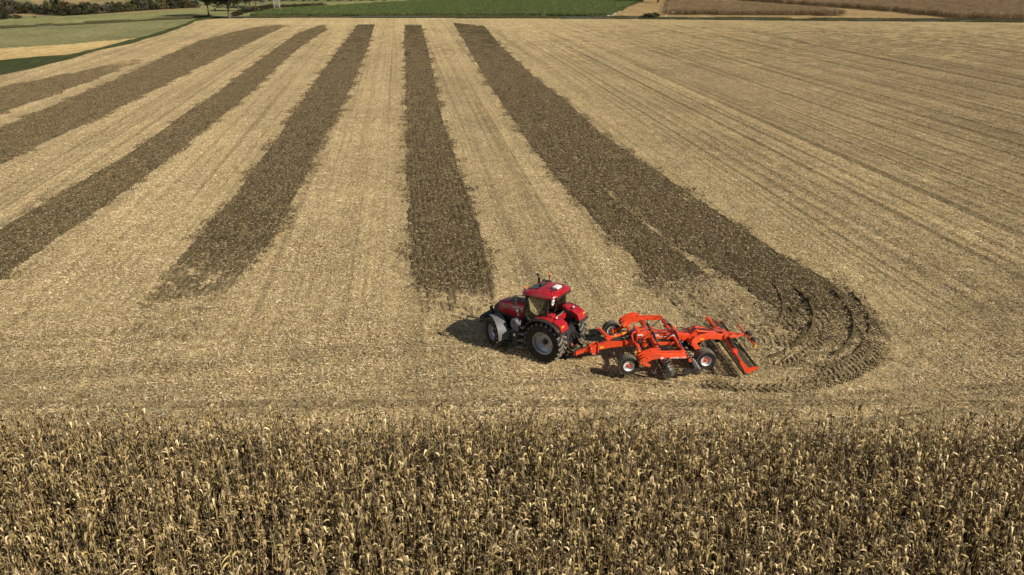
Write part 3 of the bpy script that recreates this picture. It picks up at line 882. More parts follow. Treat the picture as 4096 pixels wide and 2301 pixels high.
def glass():
    t = NT('tinted_cab_glass')
    tr = t.n('BsdfTransparent'); tr.inputs[0].default_value = (0.50, 0.55, 0.50, 1)
    gl = t.n('BsdfGlossy'); gl.inputs['Roughness'].default_value = 0.03; gl.inputs[0].default_value = (0.9, 0.95, 0.95, 1)
    fr = t.n('Fresnel'); fr.inputs[0].default_value = 1.5
    mx = t.n('MixShader')
    t.l(t.math('ADD', fr.outputs[0], 0.03), mx.inputs[0]); t.l(tr.outputs[0], mx.inputs[1]); t.l(gl.outputs[0], mx.inputs[2])
    t.l(mx.outputs[0], t.out.inputs[0]); return t.m
M['glass'] = glass()

def lettering(name, body, size, loc, rot, mat, parent, shear=0.0, extrude=0.002, sx=1.0):
    cu = bpy.data.curves.new(name, 'FONT'); cu.body = body; cu.size = size; cu.extrude = extrude; cu.shear = shear
    cu.align_x = 'CENTER'; cu.align_y = 'CENTER'; cu.offset = size * 0.012
    cu.materials.append(mat)
    tmp = bpy.data.objects.new(name + '_curve', cu); COL.objects.link(tmp)
    dg = bpy.context.evaluated_depsgraph_get()
    me = bpy.data.meshes.new_from_object(tmp.evaluated_get(dg))
    bpy.data.objects.remove(tmp)
    if not me.materials: me.materials.append(mat)
    o = link(name, me, parent, loc); o.rotation_euler = rot; o.scale = (sx, 1, 1)
    return o
SIDE = (rad(90), 0, rad(180))

def wheel(parent, name, loc, R, W, rim, side, lugs, steer=0.0, dish=0.12, rim_mat='silver', hub_mat='dark', disc_r=None, lugh=0.045):
    """side +1: outer face on +y"""
    w = empty(name, loc, steer, parent)
    h = W / 2
    t = MB()
    prof = [(rim, -h * .80), (rim * 1.06, -h * .92), ((R + rim) / 2, -h), (R * .93, -h * .96), (R * .975, -h * .8), (R * .985, 0), (R * .975, h * .8), (R * .93, h * .96), ((R + rim) / 2, h), (rim * 1.06, h * .92), (rim, h * .80)]
    t.lathe_y(prof, n=44)
    t.build('tyre', M['rubber'], w, 40)
    t = MB()
    for k in range(lugs):
        for sd in (-1, 1):
            a = 2 * math.pi * (k + (0.5 if sd > 0 else 0)) / lugs
            pts = []
            for tt, adv in ((0.02, 0.0), (0.5, 0.5), (0.98, 0.78)):
                ang = a + adv * 0.42 / R * W / 1.0
                rr = R * (1.0 - 0.03 * tt ** 3)
                pts.append(Vector((rr * math.cos(ang), sd * h * tt, rr * math.sin(ang))))
            for p, q in zip(pts[:-1], pts[1:]):
                d = (q - p).normalized(); nrm = Vector((p.x, 0, p.z)).normalized(); sdv = d.cross(nrm).normalized()
                bw = R * .055
                vs = []
                for e in (p - d * .01, q + d * .01):
                    n2 = Vector((e.x, 0, e.z)).normalized()
                    for aa, bb in ((-bw, -lugh * 1.2), (bw, -lugh * 1.2), (bw * .75, lugh * .25), (-bw * .75, lugh * .25)): vs.append(e + sdv * aa + n2 * bb)
                t.add(vs, [(3, 2, 1, 0), (4, 5, 6, 7), (0, 1, 5, 4), (1, 2, 6, 5), (2, 3, 7, 6), (3, 0, 4, 7)])
    t.build('tread', M['tread'], w)
    t = MB()
    s = side
    dr = disc_r or rim * .62
    t.lathe_y([(rim * 1.0, s * h * .86), (rim * 1.03, s * h * .86), (rim * 1.03, s * h * .78), (rim * .94, s * h * .72), (rim * .90, s * h * .3), (rim * .86, s * (h * .3 - .02)), (dr, s * (h * .86 - dish)), (dr * .96, s * (h * .86 - dish + .02)), (rim * .34, s * (h * .86 - dish + .03)), (0.001, s * (h * .86 - dish + .03))], n=40)
    t.lathe_y([(rim * .9, s * h * .3), (rim * .9, -s * h * .8), (rim * 1.02, -s * h * .86)], n=40)
    t.build('rim', M[rim_mat], w, 35)
    t = MB()
    y = s * (h * .86 - dish + .03)
    t.lathe_y([(rim * .26, y), (rim * .25, y + s * .07), (rim * .17, y + s * .09), (rim * .16, y + s * .13), (0.001, y + s * .13)], n=20)
    for k in range(10):
        a = 2 * math.pi * k / 10
        t.lathe_y([(.018, y - s * .005), (.018, y + s * .03), (.001, y + s * .03)], c=(rim * .40 * math.cos(a), 0, rim * .40 * math.sin(a)), n=6)
    t.build('hub', M[hub_mat], w, 35)
    return w

# ------------------------------------------------------------------ tractor  (x forward, y left, z up, origin under the rear axle)
T_ANG = rad(145.5)
tractor = empty('tractor', (2.150, 34.893, 0.0), T_ANG)
tag(tractor, 'red farm tractor with black cab turning on the stubble, pulling the cultivator', 'tractor')
STEER = rad(-29)
for sd in (1, -1):
    wheel(tractor, 'rear_wheel', (0, sd * .98, .985), 1.0, .70, .55, sd, 22, dish=.30, disc_r=.36)
    wheel(tractor, 'front_wheel', (2.9, sd * .98, .745), .76, .56, .40, sd, 18, STEER, dish=.24, disc_r=.26)
# chassis
t = MB()
t.box((.55, 0, 1.0), (2.3, .62, .62)); t.box((2.3, 0, 1.02), (1.9, .66, .6)); t.box((-.55, 0, 1.05), (.5, .8, .7))
t.box((3.25, 0, .9), (.9, .55, .4))
t.tube([(0, -.85, .985), (0, .85, .985)], .17, 12); t.box((0, .5, 1.0), (.5, .35, .5)); t.box((0, -.5, 1.0), (.5, .35, .5))
t.build('chassis', M['dark'], tractor, bevel=.02)
t = MB(); t.bar((2.9, -.75, .72), (2.9, .75, .72), .22, .2); t.box((2.9, .72, .745), (.25, .2, .34)); t.box((2.9, -.72, .745), (.25, .2, .34)); t.tube([(2.75, -.6, .8), (2.75, .6, .8)], .045, 8)
t.build('front_axle', M['dark'], tractor)
# bonnet
def bonnet_ring(x, w, zb, zc, zt):
    return [(x, w, zb), (x, w * 1.02, (zb + zc) / 2), (x, w, zc), (x, w * .86, zc + (zt - zc) * .7), (x, w * .45, zt), (x, 0, zt + .01), (x, -w * .45, zt), (x, -w * .86, zc + (zt - zc) * .7), (x, -w, zc), (x, -w * 1.02, (zb + zc) / 2), (x, -w, zb)]
t = MB()
t.loft([bonnet_ring(1.40, .50, 1.50, 2.16, 2.30), bonnet_ring(1.9, .49, 1.50, 2.14, 2.28), bonnet_ring(2.5, .47, 1.54, 2.10, 2.22), bonnet_ring(2.9, .45, 1.60, 2.05, 2.14), bonnet_ring(3.08, .44, 1.72, 2.01, 2.09)])
bon = t.build('bonnet', M['red'], tractor, 45)
t = MB(); t.box((2.2, .505, 1.93), (1.2, .004, .018)); t.box((2.62, .487, 1.955), (.34, .004, .018)); t.build('side_stripe', M['silver'], bon)
t = MB(); t.box((1.75, 0, 2.315), (.5, .55, .012)); t.box((2.35, 0, 2.262), (.5, .5, .012), Matrix.Rotation(rad(5.5), 3, 'Y')); t.build('bonnet_panel', M['grey'], bon, bevel=.004)
lettering('lettering', '260', .17, (2.72, .480, 2.03), SIDE, M['silver'], bon, .25)
lettering('lettering', 'CASE IH', .17, (1.92, .512, 2.06), SIDE, M['white'], bon, .15)
t = MB()
t.loft([bonnet_ring(2.55, .43, 1.1, 1.50, 1.60), bonnet_ring(2.85, .43, 1.12, 1.56, 1.62), bonnet_ring(3.02, .435, 1.12, 1.98, 2.06), bonnet_ring(3.18, .425, 1.13, 1.95, 2.02), bonnet_ring(3.34, .39, 1.15, 1.82, 1.90), bonnet_ring(3.46, .33, 1.2, 1.68, 1.78)])
gr = t.build('grille', M['black'], tractor, 50)
t = MB()
for k in range(6): t.box((3.40 - .02 * k, 0, 1.30 + k * .075), (.12, .66 - .01 * k, .012))
t.build('grille_bar', M['dark'], gr)
for sd in (1, -1):
    t = MB(); t.box((3.42, sd * .24, 1.73), (.06, .18, .09)); t.build('headlight', M['glass'], gr, bevel=.02)
t = MB()
for sd in (1, -1):
    t.box((1.95, sd * .44, 1.36), (1.15, .06, .42))
    for k in range(9): t.box((1.45 + k * .13, sd * .475, 1.36), (.03, .02, .36))
t.build('engine_side', M['dark'], tractor)
# front linkage and ballast frame
t = MB()
t.box((3.72, 0, .86), (.42, .7, .34)); t.box((4.02, 0, 1.0), (.36, 1.15, .16)); t.box((4.02, 0, 1.10), (.30, .85, .06))
for sd in (1, -1):
    t.bar((3.6, sd * .38, .8), (4.3, sd * .42, .72), .08, .14); t.bar((3.62, sd * .30, 1.02), (3.95, sd * .36, .86), .07, .07)
t.build('front_linkage', M['dark'], tractor, bevel=.015)
t = MB(); t.bar((3.50, .40, 1.2), (3.58, .42, 1.74), .12, .09, .13, .1); t.bar((3.50, -.40, 1.2), (3.58, -.42, 1.74), .12, .09, .13, .1)
t.build('linkage_arm', M['black'], tractor)
# front fenders follow the steering
for sd in (1, -1):
    f = empty('front_fender', (2.9, sd * .98, .745), STEER, tractor)
    t = MB(); t.arc_shell((0, 0, 0), .88, 74, 188, -.27, .27, .02, 16); t.build('fender_shell', M['grey'], f, 40)
    t = MB(); t.bar((0, -sd * .30, .1), (-.25, -sd * .22, .84), .05, .05); t.build('fender_bracket', M['black'], f)
# cab
cab = empty('cab', (0, 0, 0), 0, tractor)
t = MB()
t.box((.70, 0, 1.38), (1.45, 1.2, .42)); t.box((.05, 0, 1.75), (.20, 1.1, .55)); t.box((1.34, 0, 1.85), (.1, .8, .8))
t.build('cab_floor', M['interior'], cab)
def pillar(name, pts, w, h, mat='black'):
    t = MB(); t.path(pts, w, h); return t.build(name, M[mat], cab)
for sd in (1, -1):
    pillar('pillar', [(1.36, sd * .62, 1.40), (1.40, sd * .74, 1.9), (1.24, sd * .76, 3.06)], .08, .07)
    pillar('pillar', [(.10, sd * .80, 1.9), (.06, sd * .80, 3.08)], .11, .13)
    pillar('sill', [(.10, sd * .82, 2.22), (.45, sd * .84, 2.2), (.92, sd * .80, 1.62), (1.36, sd * .66, 1.45)], .07, .06)
    pillar('roof_rail', [(.05, sd * .80, 3.06), (1.26, sd * .77, 3.04)], .08, .09)
pillar('roof_rail', [(.02, -.8, 3.06), (.02, .8, 3.06)], .08, .10)
pillar('roof_rail', [(1.24, -.76, 3.04), (1.24, .76, 3.04)], .08, .10)
pillar('rear_sill', [(-.02, -.74, 2.14), (-.05, -.4, 1.94), (-.05, .4, 1.94), (-.02, .74, 2.14)], .06, .07)
def pane(name, vs, faces=None):
    t = MB(); t.add(vs, faces or [tuple(range(len(vs)))]); o = link(name, t.mesh(name, M['glass'], None, False), cab)
    sl = o.modifiers.new('thickness', 'SOLIDIFY'); sl.thickness = .008
    return o
for sd in (1, -1):
    pane('side_window', [(.14, sd * .82, 2.22), (.45, sd * .845, 2.2), (.92, sd * .81, 1.64), (1.34, sd * .70, 1.5), (1.385, sd * .745, 1.9), (1.24, sd * .77, 3.0), (.10, sd * .81, 3.0)])
pane('rear_window', [(-.03, -.74, 2.16), (-.06, -.38, 1.97), (-.06, .38, 1.97), (-.03, .74, 2.16), (.0, .74, 3.0), (.0, -.74, 3.0)])
pane('windscreen', [(1.40, -.6, 1.75), (1.40, .6, 1.75), (1.42, .72, 1.95), (1.26, .73, 3.0), (1.26, -.73, 3.0), (1.42, -.72, 1.95)])
t = MB(); t.lathe_y([(.001, 0), (.125, 0), (.125, .006), (.001, .006)], n=28); spd = t.build('speed_disc', M['white'], cab, 30, (-.045, .47, 2.78)); spd.rotation_euler = (0, 0, rad(90))
t = MB(); t.lathe_y([(.112, .0085), (.124, .0085)], n=28); t.build('speed_disc_rim', M['ink'], spd)
lettering('lettering', '50', .15, (0, .0095, 0), (rad(90), 0, rad(180)), M['ink'], spd)
t = MB(); t.bar((-.05, -.02, 3.02), (-.075, .32, 2.32), .025, .02); t.bar((-.08, .1, 2.36), (-.08, .42, 2.30), .015, .02); t.build('rear_wiper', M['black'], cab)
t = MB(); t.tube([(-.08, -.55, 2.05), (-.10, -.2, 2.0), (-.10, .25, 2.0), (-.08, .6, 2.12)], .014, 6); t.build('window_grab_rail', M['lightgrey'], cab)
t = MB(); t.box((.42, 0, 1.85), (.5, .52, .16)); t.box((.20, 0, 2.25), (.15, .5, .75), Matrix.Rotation(rad(-8), 3, 'Y')); t.box((.16, 0, 2.70), (.1, .28, .2)); t.box((.45, -.36, 2.05), (.5, .12, .1)); t.build('seat', M['seat'], cab, bevel=.04)
t = MB(); t.tube([(1.3, 0, 1.75), (1.02, 0, 2.12)], .05, 8); rg = []
for k in range(17):
    a = 2 * math.pi * k / 16; rg.append(Vector((1.0, 0, 2.15)) + Vector((-.12 * math.cos(a), .20 * math.sin(a), .16 * math.cos(a))))
t.tube(rg, .016, 6, False); t.build('steering_wheel', M['ink'], cab)
t = MB(); t.box((.75, -.55, 2.0), (.7, .22, .45)); t.box((.95, -.58, 2.38), (.05, .2, .26)); t.build('console', M['interior'], cab, bevel=.02)
# roof
def roof_ring(x, w, zb, zt):
    return [(x, w * .97, zb), (x, w, zb + .07), (x, w * .96, zt - .05), (x, w * .82, zt), (x, w * .4, zt + .025), (x, 0, zt + .03), (x, -w * .4, zt + .025), (x, -w * .82, zt), (x, -w * .96, zt - .05), (x, -w, zb + .07), (x, -w * .97, zb)]
t = MB()
t.loft([roof_ring(-.34, .60, 3.16, 3.25), roof_ring(-.24, .80, 3.10, 3.29), roof_ring(.1, .89, 3.07, 3.31), roof_ring(.6, .90, 3.05, 3.29), roof_ring(1.1, .87, 3.02, 3.21), roof_ring(1.42, .82, 3.0, 3.12), roof_ring(1.54, .70, 3.0, 3.06)])
roof = t.build('roof', M['red'], cab, 32)
t = MB(); t.box((1.10, 0, 3.222), (.56, .86, .03), Matrix.Rotation(rad(14), 3, 'Y')); t.build('roof_hatch_frame', M['black'], roof)
t = MB(); t.box((1.10, 0, 3.240), (.48, .76, .012), Matrix.Rotation(rad(14), 3, 'Y')); t.build('roof_hatch_glass', M['glass'], roof)
t = MB(); t.box((-.30, 0, 3.10), (.12, 1.3, .10)); t.box((1.42, 0, 2.98), (.16, 1.3, .06)); t.build('roof_soffit', M['black'], roof, bevel=.02)
t = MB()
for y in (.72, .5, -.72, -.5): t.box((-.20, y, 3.03), (.10, .17, .09))
t.build('work_lamp', M['white'], cab, bevel=.03)
t = MB(); t.box((.04, -.02, 3.42), (.30, .40, .09)); t.box((.04, -.02, 3.47), (.22, .30, .03)); rc = t.build('receiver_dome', M['white'], roof, 60, bevel=.04)
t = MB(); t.bar((.04, -.55, 3.36), (.04, .45, 3.36), .05, .04); t.bar((-.05, .1, 3.31), (-.02, .1, 3.40), .03, .03); t.build('receiver_bracket', M['dark'], roof)
def beacon(x, y, z0, z1):
    t = MB(); t.tube([(x, y, z0), (x, y, z1)], .018, 6); t.lathe_z([(.001, z1 - .03), (.055, z1 - .03), (.055, z1 + .04), (.001, z1 + .04)], (x, y, 0), 12); b = t.build('beacon_stalk', M['black'], cab, 40)
    t = MB(); t.lathe_z([(.05, z1 + .04), (.052, z1 + .11), (.035, z1 + .15), (.001, z1 + .16)], (x, y, 0), 12); t.build('beacon_lens', M['amber'], b, 50)
beacon(1.26, .92, 3.05, 3.36); beacon(1.05, -.95, 3.10, 3.46)
t = MB(); t.bar((1.25, .78, 3.06), (1.26, .94, 3.06), .06, .05); t.bar((1.05, -.78, 3.2), (1.05, -.97, 3.2), .3, .04); t.build('beacon_bracket', M['black'], cab)
for x, y in ((.62, .62), (.15, .6), (1.2, .72), (.6, -.5), (-.12, -.6), (-.1, .62)):
    t = MB(); t.lathe_z([(.014, 0), (.012, .03), (.001, .035)], (x, y, 3.30 if x < 1 else 3.18), 8); t.build('roof_bolt', M['lightgrey'], roof)
# exhaust
t = MB(); t.tube([(1.6, -.82, 1.7), (1.6, -.86, 2.2), (1.6, -.88, 3.05)], .085, 12); t.build('exhaust_guard', M['dark'], tractor, 40)
t = MB(); t.tube([(1.6, -.88, 3.0), (1.6, -.88, 3.28), (1.63, -.88, 3.38), (1.72, -.88, 3.44)], .062, 12); t.build('exhaust_pipe', M['black'], tractor, 40)
# mirrors
for sd in (1, -1):
    t = MB(); t.tube([(1.28, sd * .78, 2.98), (1.45, sd * 1.0, 3.0), (1.55, sd * 1.22, 3.0)], .028, 6); mr = t.build('mirror_arm', M['black'], cab, 40)
    t = MB(); t.box((1.56, sd * 1.27, 2.82), (.10, .24, .50)); t.build('mirror', M['black'], mr, bevel=.035)
# chrome lamp pod beside the bonnet
t = MB(); t.tube([(1.40, .70, 1.95), (1.55, .82, 2.0), (1.62, .86, 2.05)], .018, 6); lp = t.build('lamp_arm', M['black'], tractor)
t = MB(); t.box((1.64, .88, 2.12), (.16, .18, .16)); t.box((1.60, .90, 1.93), (.10, .12, .12)); t.build('side_lamp', M['steel'], lp, bevel=.04)
# rear fenders
for sd in (1, -1):
    t = MB()
    t.arc_shell((0, 0, .985), 1.215, 22, 132, sd * .50, sd * 1.14, .05, 18)
    fd = t.build('rear_fender', M['red'], tractor, 40)
    t = MB(); t.prism_y([(-.98, 1.70), (-.86, 2.02), (-.52, 2.18), (-.30, 2.12), (-.70, 1.80), (-.84, 1.66)], sd * .50, sd * 1.14); t.build('fender_tail', M['red'], fd, bevel=.03)
    t = MB(); t.prism_y([(.85, 1.6), (.1, 2.16), (-.5, 2.05), (-.62, 1.5), (0, 1.2), (.6, 1.25)], sd * .47, sd * .51); t.build('fender_inner_panel', M['black'], fd)
    t = MB(); t.box((.05, sd * .66, 2.24), (.62, .34, .12)); t.build('fender_top', M['red'], fd, bevel=.05)
    t = MB(); t.arc_shell((0, 0, .985), 1.20, 12, 138, sd * 1.14, sd * 1.33, .03, 18, .03); t.build('fender_lip', M['black'], fd, 40)
    t = MB(); t.prism_y([(-1.02, 1.62), (-.97, 1.74), (-.80, 1.72), (-.84, 1.58)], sd * .46, sd * 1.30); t.build('mud_flap', M['black'], fd)
    t = MB(); t.box((-.90, sd * .98, 1.94), (.07, .24, .12), Matrix.Rotation(rad(-25), 3, 'Y')); t.build('tail_lamp', M['tail'], fd, bevel=.02)
    t = MB(); t.box((-.45, sd * .78, 2.24), (.08, .1, .08)); t.build('fender_lamp', M['white'], fd, bevel=.025)
    t = MB(); t.bar((-.40, sd * .62, 2.18), (-.45, sd * .78, 2.21), .04, .06); t.build('lamp_mount', M['black'], fd)
t = MB(); t.box((-.16, 0, 1.86), (.14, 1.02, .26)); t.build('rear_panel', M['red'], tractor, bevel=.03)
t = MB(); t.box((-.26, .15, 1.86), (.06, .34, .16)); t.build('number_plate_recess', M['ink'], tractor)
t = MB(); t.box((-.30, .20, 1.90), (.015, .2, .06)); t.build('plate_lamp', M['white'], tractor)
# side tank, steps
t = MB(); t.prism_y([(1.45, .45), (1.78, .45), (1.82, 1.2), (1.95, 1.45), (1.88, 1.7), (1.62, 1.76), (1.42, 1.5), (1.45, 1.1)], .72, 1.16); tk = t.build('side_tank', M['grey'], tractor, bevel=.05)
t = MB(); t.prism_y([(1.45, .40), (1.76, .40), (1.80, 1.16), (1.47, 1.16)], .74, 1.185); t.build('tank_cover', M['black'], tk, bevel=.02)
t = MB(); t.lathe_y([(.001, 1.26), (.05, 1.26), (.055, 1.15)], (1.74, 0, 1.16), 14); t.build('filler_cap', M['blue'], tk, 40)
t = MB(); t.box((1.66, 1.192, .96), (.10, .008, .13)); t.build('warning_label', M['white'], tk)
t = MB(); t.tube([(1.42, 1.0, 1.7), (1.36, 1.12, 1.66), (1.34, 1.12, 1.35)], .016, 6); t.build('grab_handle', M['lightgrey'], tk)
for k, (x, y, z) in enumerate(((1.27, 1.16, .42), (1.28, 1.11, .75), (1.26, 1.06, 1.07), (1.2, .99, 1.38))):
    t = MB(); t.box((x, y, z), (.30, .26, .035)); t.build('step', M['lightgrey'], tractor, bevel=.01)
t = MB()
for x in (1.11, 1.43): t.bar((x, 1.16, .40), (x - .03, .92, 1.45), .03, .05)
t.build('step_frame', M['black'], tractor)
# rear linkage
t = MB()
for sd in (1, -1):
    t.bar((-.55, sd * .38, .72), (-1.28, sd * .45 + .1, .58), .07, .12); t.bar((-.62, sd * .42, 1.55), (-.95, sd * .48, .68), .05, .05); t.bar((-.45, sd * .40, 1.50), (-.80, sd * .44, 1.58), .08, .1)
    t.tube([(-.5, sd * .25, .9), (-.7, sd * .28, 1.5)], .05, 8)
t.bar((-.6, 0, 1.30), (-1.05, .05, 1.05), .07, .08); t.box((-.82, 0, .55), (.5, .3, .12)); t.box((-.68, 0, 1.45), (.16, .55, .3))
t.bar((-1.28, -.32, .56), (-1.28, .58, .56), .09, .09)
t.build('rear_linkage', M['dark'], tractor)
t = MB(); t.lathe_z([(.001, 0), (.05, 0), (.06, .05), (.04, .1), (.001, .11)], (-1.05, .34, .80), 10); t.build('linkage_ball', M['orange'], tractor, 50)

# ------------------------------------------------------------------ cultivator (u forward, v left, z up)
I_ANG = rad(185)
IO = (7.752, 34.259, 0.0)
imp = empty('disc_cultivator', IO, I_ANG)
tag(imp, 'orange red folding disc cultivator with rear roller, lifted on its wheels behind the tractor', 'cultivator')
def ib(name, mat='orange', bevel=.012, parent=None, smooth=None):
    return lambda t: t.build(name, M[mat], parent or imp, smooth, None, bevel)
# drawbar
t = MB(); t.bar((4.86, 0, .47), (4.72, 0, .50), .16, .10); t.bar((4.72, 0, .50), (4.05, 0, .70), .17, .17); t.box((4.74, 0, .49), (.06, .24, .20))
ib('hitch_link')(t)
t = MB()
for sd in (1, -1):
    t.prism_y([(4.10, .55), (4.12, .84), (3.90, .96), (3.74, .93), (3.72, .58), (3.9, .52)], sd * .12, sd * .16)
t.box((3.72, 0, .76), (.05, .44, .44)); t.tube([(4.05, -.2, .7), (4.05, .2, .7)], .04, 8)
ib('drawbar_knuckle')(t)
t = MB(); t.tube([(4.05, .17, .86), (4.08, .26, .78), (4.02, .28, .54), (3.86, .24, .52)], .028, 6); ib('chain_hook', bevel=0)(t)
t = MB()
t.loft([[(3.72, .11, .64), (3.72, .11, .88), (3.72, -.11, .88), (3.72, -.11, .64)], [(3.1, .13, .76), (3.1, .13, 1.10), (3.1, -.13, 1.10), (3.1, -.13, .76)], [(2.6, .14, .80), (2.6, .14, 1.06), (2.6, -.14, 1.06), (2.6, -.14, .80)], [(1.75, .16, .86), (1.75, .16, 1.18), (1.75, -.16, 1.18), (1.75, -.16, .86)]])
db = ib('drawbar')(t)
t = MB(); t.box((3.55, .118, .79), (.18, .006, .10)); t.build('warning_label', M['yellow'], db)
# hose stand, top cylinder
t = MB(); t.bar((3.10, -.06, 1.08), (3.30, -.06, 1.28), .05, .24, .05, .22); t.bar((3.30, -.06, 1.28), (3.72, -.06, 1.74), .05, .18, .05, .13)
hs = ib('hose_stand')(t)
t = MB()
for k in range(6): t.lathe_y([(.03, .02), (.03, -.10), (.001, -.10)], (3.32 + k * .065, 0, 1.32 + k * .072), 6)
t.build('hose_coupling', M['steel'], hs)
t = MB(); t.bar((3.72, -.06, 1.74), (3.86, -.06, 1.92), .03, .05); t.build('stand_tip', M['lightgrey'], hs)
t = MB(); t.tube([(3.15, -.2, 1.12), (2.55, -.28, 1.24)], .075, 10); t.tube([(2.55, -.28, 1.24), (2.2, -.32, 1.32)], .09, 10)
ib('top_strut', bevel=0, smooth=40)(t)
t = MB(); t.tube([(2.25, -.32, 1.32), (1.85, -.34, 1.45)], .06, 10); t.build('strut_rod', M['steel'], imp, 40)
t = MB(); t.box((2.42, -.20, 1.33), (.22, .01, .10)); t.box((2.85, -.16, 1.22), (.14, .01, .08)); t.build('warning_label', M['yellow'], imp)
t = MB(); t.tube([(3.05, .08, 1.12), (2.5, .06, 1.16), (1.9, .02, 1.28)], .055, 8); t.tube([(3.05, -.02, 1.13), (2.6, -.08, 1.2), (1.9, -.12, 1.4)], .03, 6); t.build('hydraulic_cylinder', M['black'], imp, 40)
# spine
t = MB()
t.loft([[(u, .17, zt - .36), (u, .17, zt), (u, -.17, zt), (u, -.17, zt - .36)] for u, zt in ((1.85, 1.60), (1.0, 1.52), (0, 1.40), (-.75, 1.30))])
sp = ib('spine_beam', bevel=.02)(t)
t = MB(); t.box((1.9, 0, 1.28), (.12, .8, .75)); t.prism_y([(1.85, 1.62), (1.3, 1.54), (1.45, 1.12), (1.9, .92)], -.36, -.31); t.prism_y([(1.85, 1.62), (1.3, 1.54), (1.45, 1.12), (1.9, .92)], .31, .36); ib('tower_plate')(t)
def diamond(parent, u, v, z, s):
    t = MB()
    for a, b in (((-1, 0), (0, .5)), ((0, .5), (1, 0)), ((1, 0), (0, -.5)), ((0, -.5), (-1, 0))):
        t.bar((u + a[0] * s, v, z + a[1] * s), (u + b[0] * s, v, z + b[1] * s), .006, s * .2)
    t.box((u, v, z), (s * 1.05, .006, s * .28))
    t.build('emblem', M['white'], parent)
diamond(sp, .98, .176, 1.36, .15)
t = MB(); t.prism_y([(.80, 1.27), (.35, 1.27), (.45, 1.35)], .172, .178); t.build('decal_wedge', M['ink'], sp)
t = MB(); t.box((.62, .178, 1.255), (.5, .006, .018)); t.build('decal_stripe', M['white'], sp)
lettering('lettering', 'OPTIMER', .12, (.24, .176, 1.29), SIDE, M['white'], sp, .1)
t = MB(); t.lathe_y([(.001, .19), (.17, .19), (.17, .16)], (-.42, 0, 1.16), 24); t.build('pivot_boss', M['orange'], sp, 40)
# loop guard, valve block, tool box on the tower
t = MB(); t.tube([(2.12, .40, 1.12), (2.2, .36, 1.52), (2.1, .30, 1.60), (1.85, .25, 1.60)], .04, 8); ib('loop_guard', bevel=0, smooth=50)(t)
t = MB(); t.box((1.82, .34, 1.42), (.28, .05, .22), Matrix.Rotation(rad(-35), 3, 'X')); t.build('document_tube', M['white'], imp, bevel=.03)
t = MB(); t.box((1.62, .52, 1.12), (.30, .22, .20), Matrix.Rotation(rad(20), 3, 'Z')); t.box((1.5, .62, 1.0), (.4, .05, .05)); vb = ib('valve_block', 'orange_dark')(t)
t = MB(); t.box((1.64, .635, 1.14), (.16, .01, .10), Matrix.Rotation(rad(20), 3, 'Z')); t.build('warning_label', M['yellow'], vb)
t = MB(); t.box((1.85, .50, 1.10), (.2, .2, .22)); t.tube([(1.9, .45, 1.2), (1.6, .1, 1.5), (1.2, -.1, 1.56)], .022, 6); t.tube([(1.85, .5, 1.2), (1.5, .3, 1.48), (1.0, .3, 1.55), (.4, .25, 1.5)], .02, 6); t.tube([(1.8, .55, 1.15), (1.5, .75, 1.3), (1.2, 1.2, 1.35)], .02, 6); t.build('hydraulic_block', M['black'], imp, 40)
# lengthwise frame members and cross arms with folding cylinders
for v in (.68, -.68):
    t = MB(); t.bar((1.25, v, 1.16), (.12, v, 1.14), .10, .13); ib('frame_rail')(t)
for u in (1.18, .12):
    for sd in (1, -1):
        t = MB(); t.bar((u, sd * .05, 1.20), (u, sd * 1.15, 1.20), .11, .14); t.bar((u, sd * 1.15, 1.20), (u + .02, sd * 2.2, 1.18), .09, .12)
        t.prism_y([(u + .16, 1.14), (u, 1.42), (u - .16, 1.14)], sd * 1.10, sd * 1.16); t.prism_y([(u + .14, 1.14), (u, 1.36), (u - .14, 1.14)], sd * 1.58, sd * 1.64)
        ca = ib('cross_arm')(t)
        t = MB(); t.tube([(u - .02, sd * .15, 1.52), (u, sd * .85, 1.44)], .06, 10); t.build('folding_cylinder', M['black'], ca, 40)
        t = MB(); t.tube([(u, sd * .85, 1.44), (u, sd * 1.60, 1.34)], .03, 8); t.build('cylinder_rod', M['steel'], ca, 40)
    t = MB(); t.prism_y([(u + .12, 1.35), (u + .04, 1.64), (u - .08, 1.64), (u - .12, 1.35)], -.16, .16); ib('cylinder_tower')(t)
# loose hydraulic lines draped over the frame
random.seed(55)
lines = [[(1.7, .2, 1.62), (1.3, .1, 1.66), (.8, .18, 1.56), (.1, .05, 1.62)], [(1.75, -.1, 1.66), (1.2, -.3, 1.62), (1.15, -.9, 1.48), (1.0, -1.5, 1.42)],
         [(1.3, .2, 1.62), (1.35, .6, 1.50), (1.25, 1.0, 1.52), (1.2, 1.6, 1.42)], [(.5, .2, 1.5), (.2, .5, 1.52), (.15, 1.0, 1.46), (.2, 1.7, 1.32)],
         [(.3, -.1, 1.54), (-.2, .1, 1.5), (-.6, .05, 1.44), (-.95, .1, 1.60)], [(1.9, .3, 1.5), (1.7, .45, 1.3), (1.55, .3, 1.05), (1.3, .2, .95)],
         [(2.3, .1, 1.2), (2.0, .35, 1.32), (1.7, .5, 1.28), (1.4, .9, 1.4)], [(.1, -.2, 1.5), (.3, -.8, 1.46), (.2, -1.4, 1.42), (.3, -1.9, 1.36)]]
for L_ in lines:
    P_ = [Vector(p) for p in L_]; pts = []
    for a_, b_ in zip(P_[:-1], P_[1:]):
        for q_ in range(4): pts.append(a_.lerp(b_, q_ / 4) + Vector((random.uniform(-.02, .02), random.uniform(-.02, .02), .03 * math.sin(q_ * .8))))
    pts.append(P_[-1])
    t = MB(); t.tube(pts, .019, 6); t.build('hydraulic_line', M['black'], imp, 50)
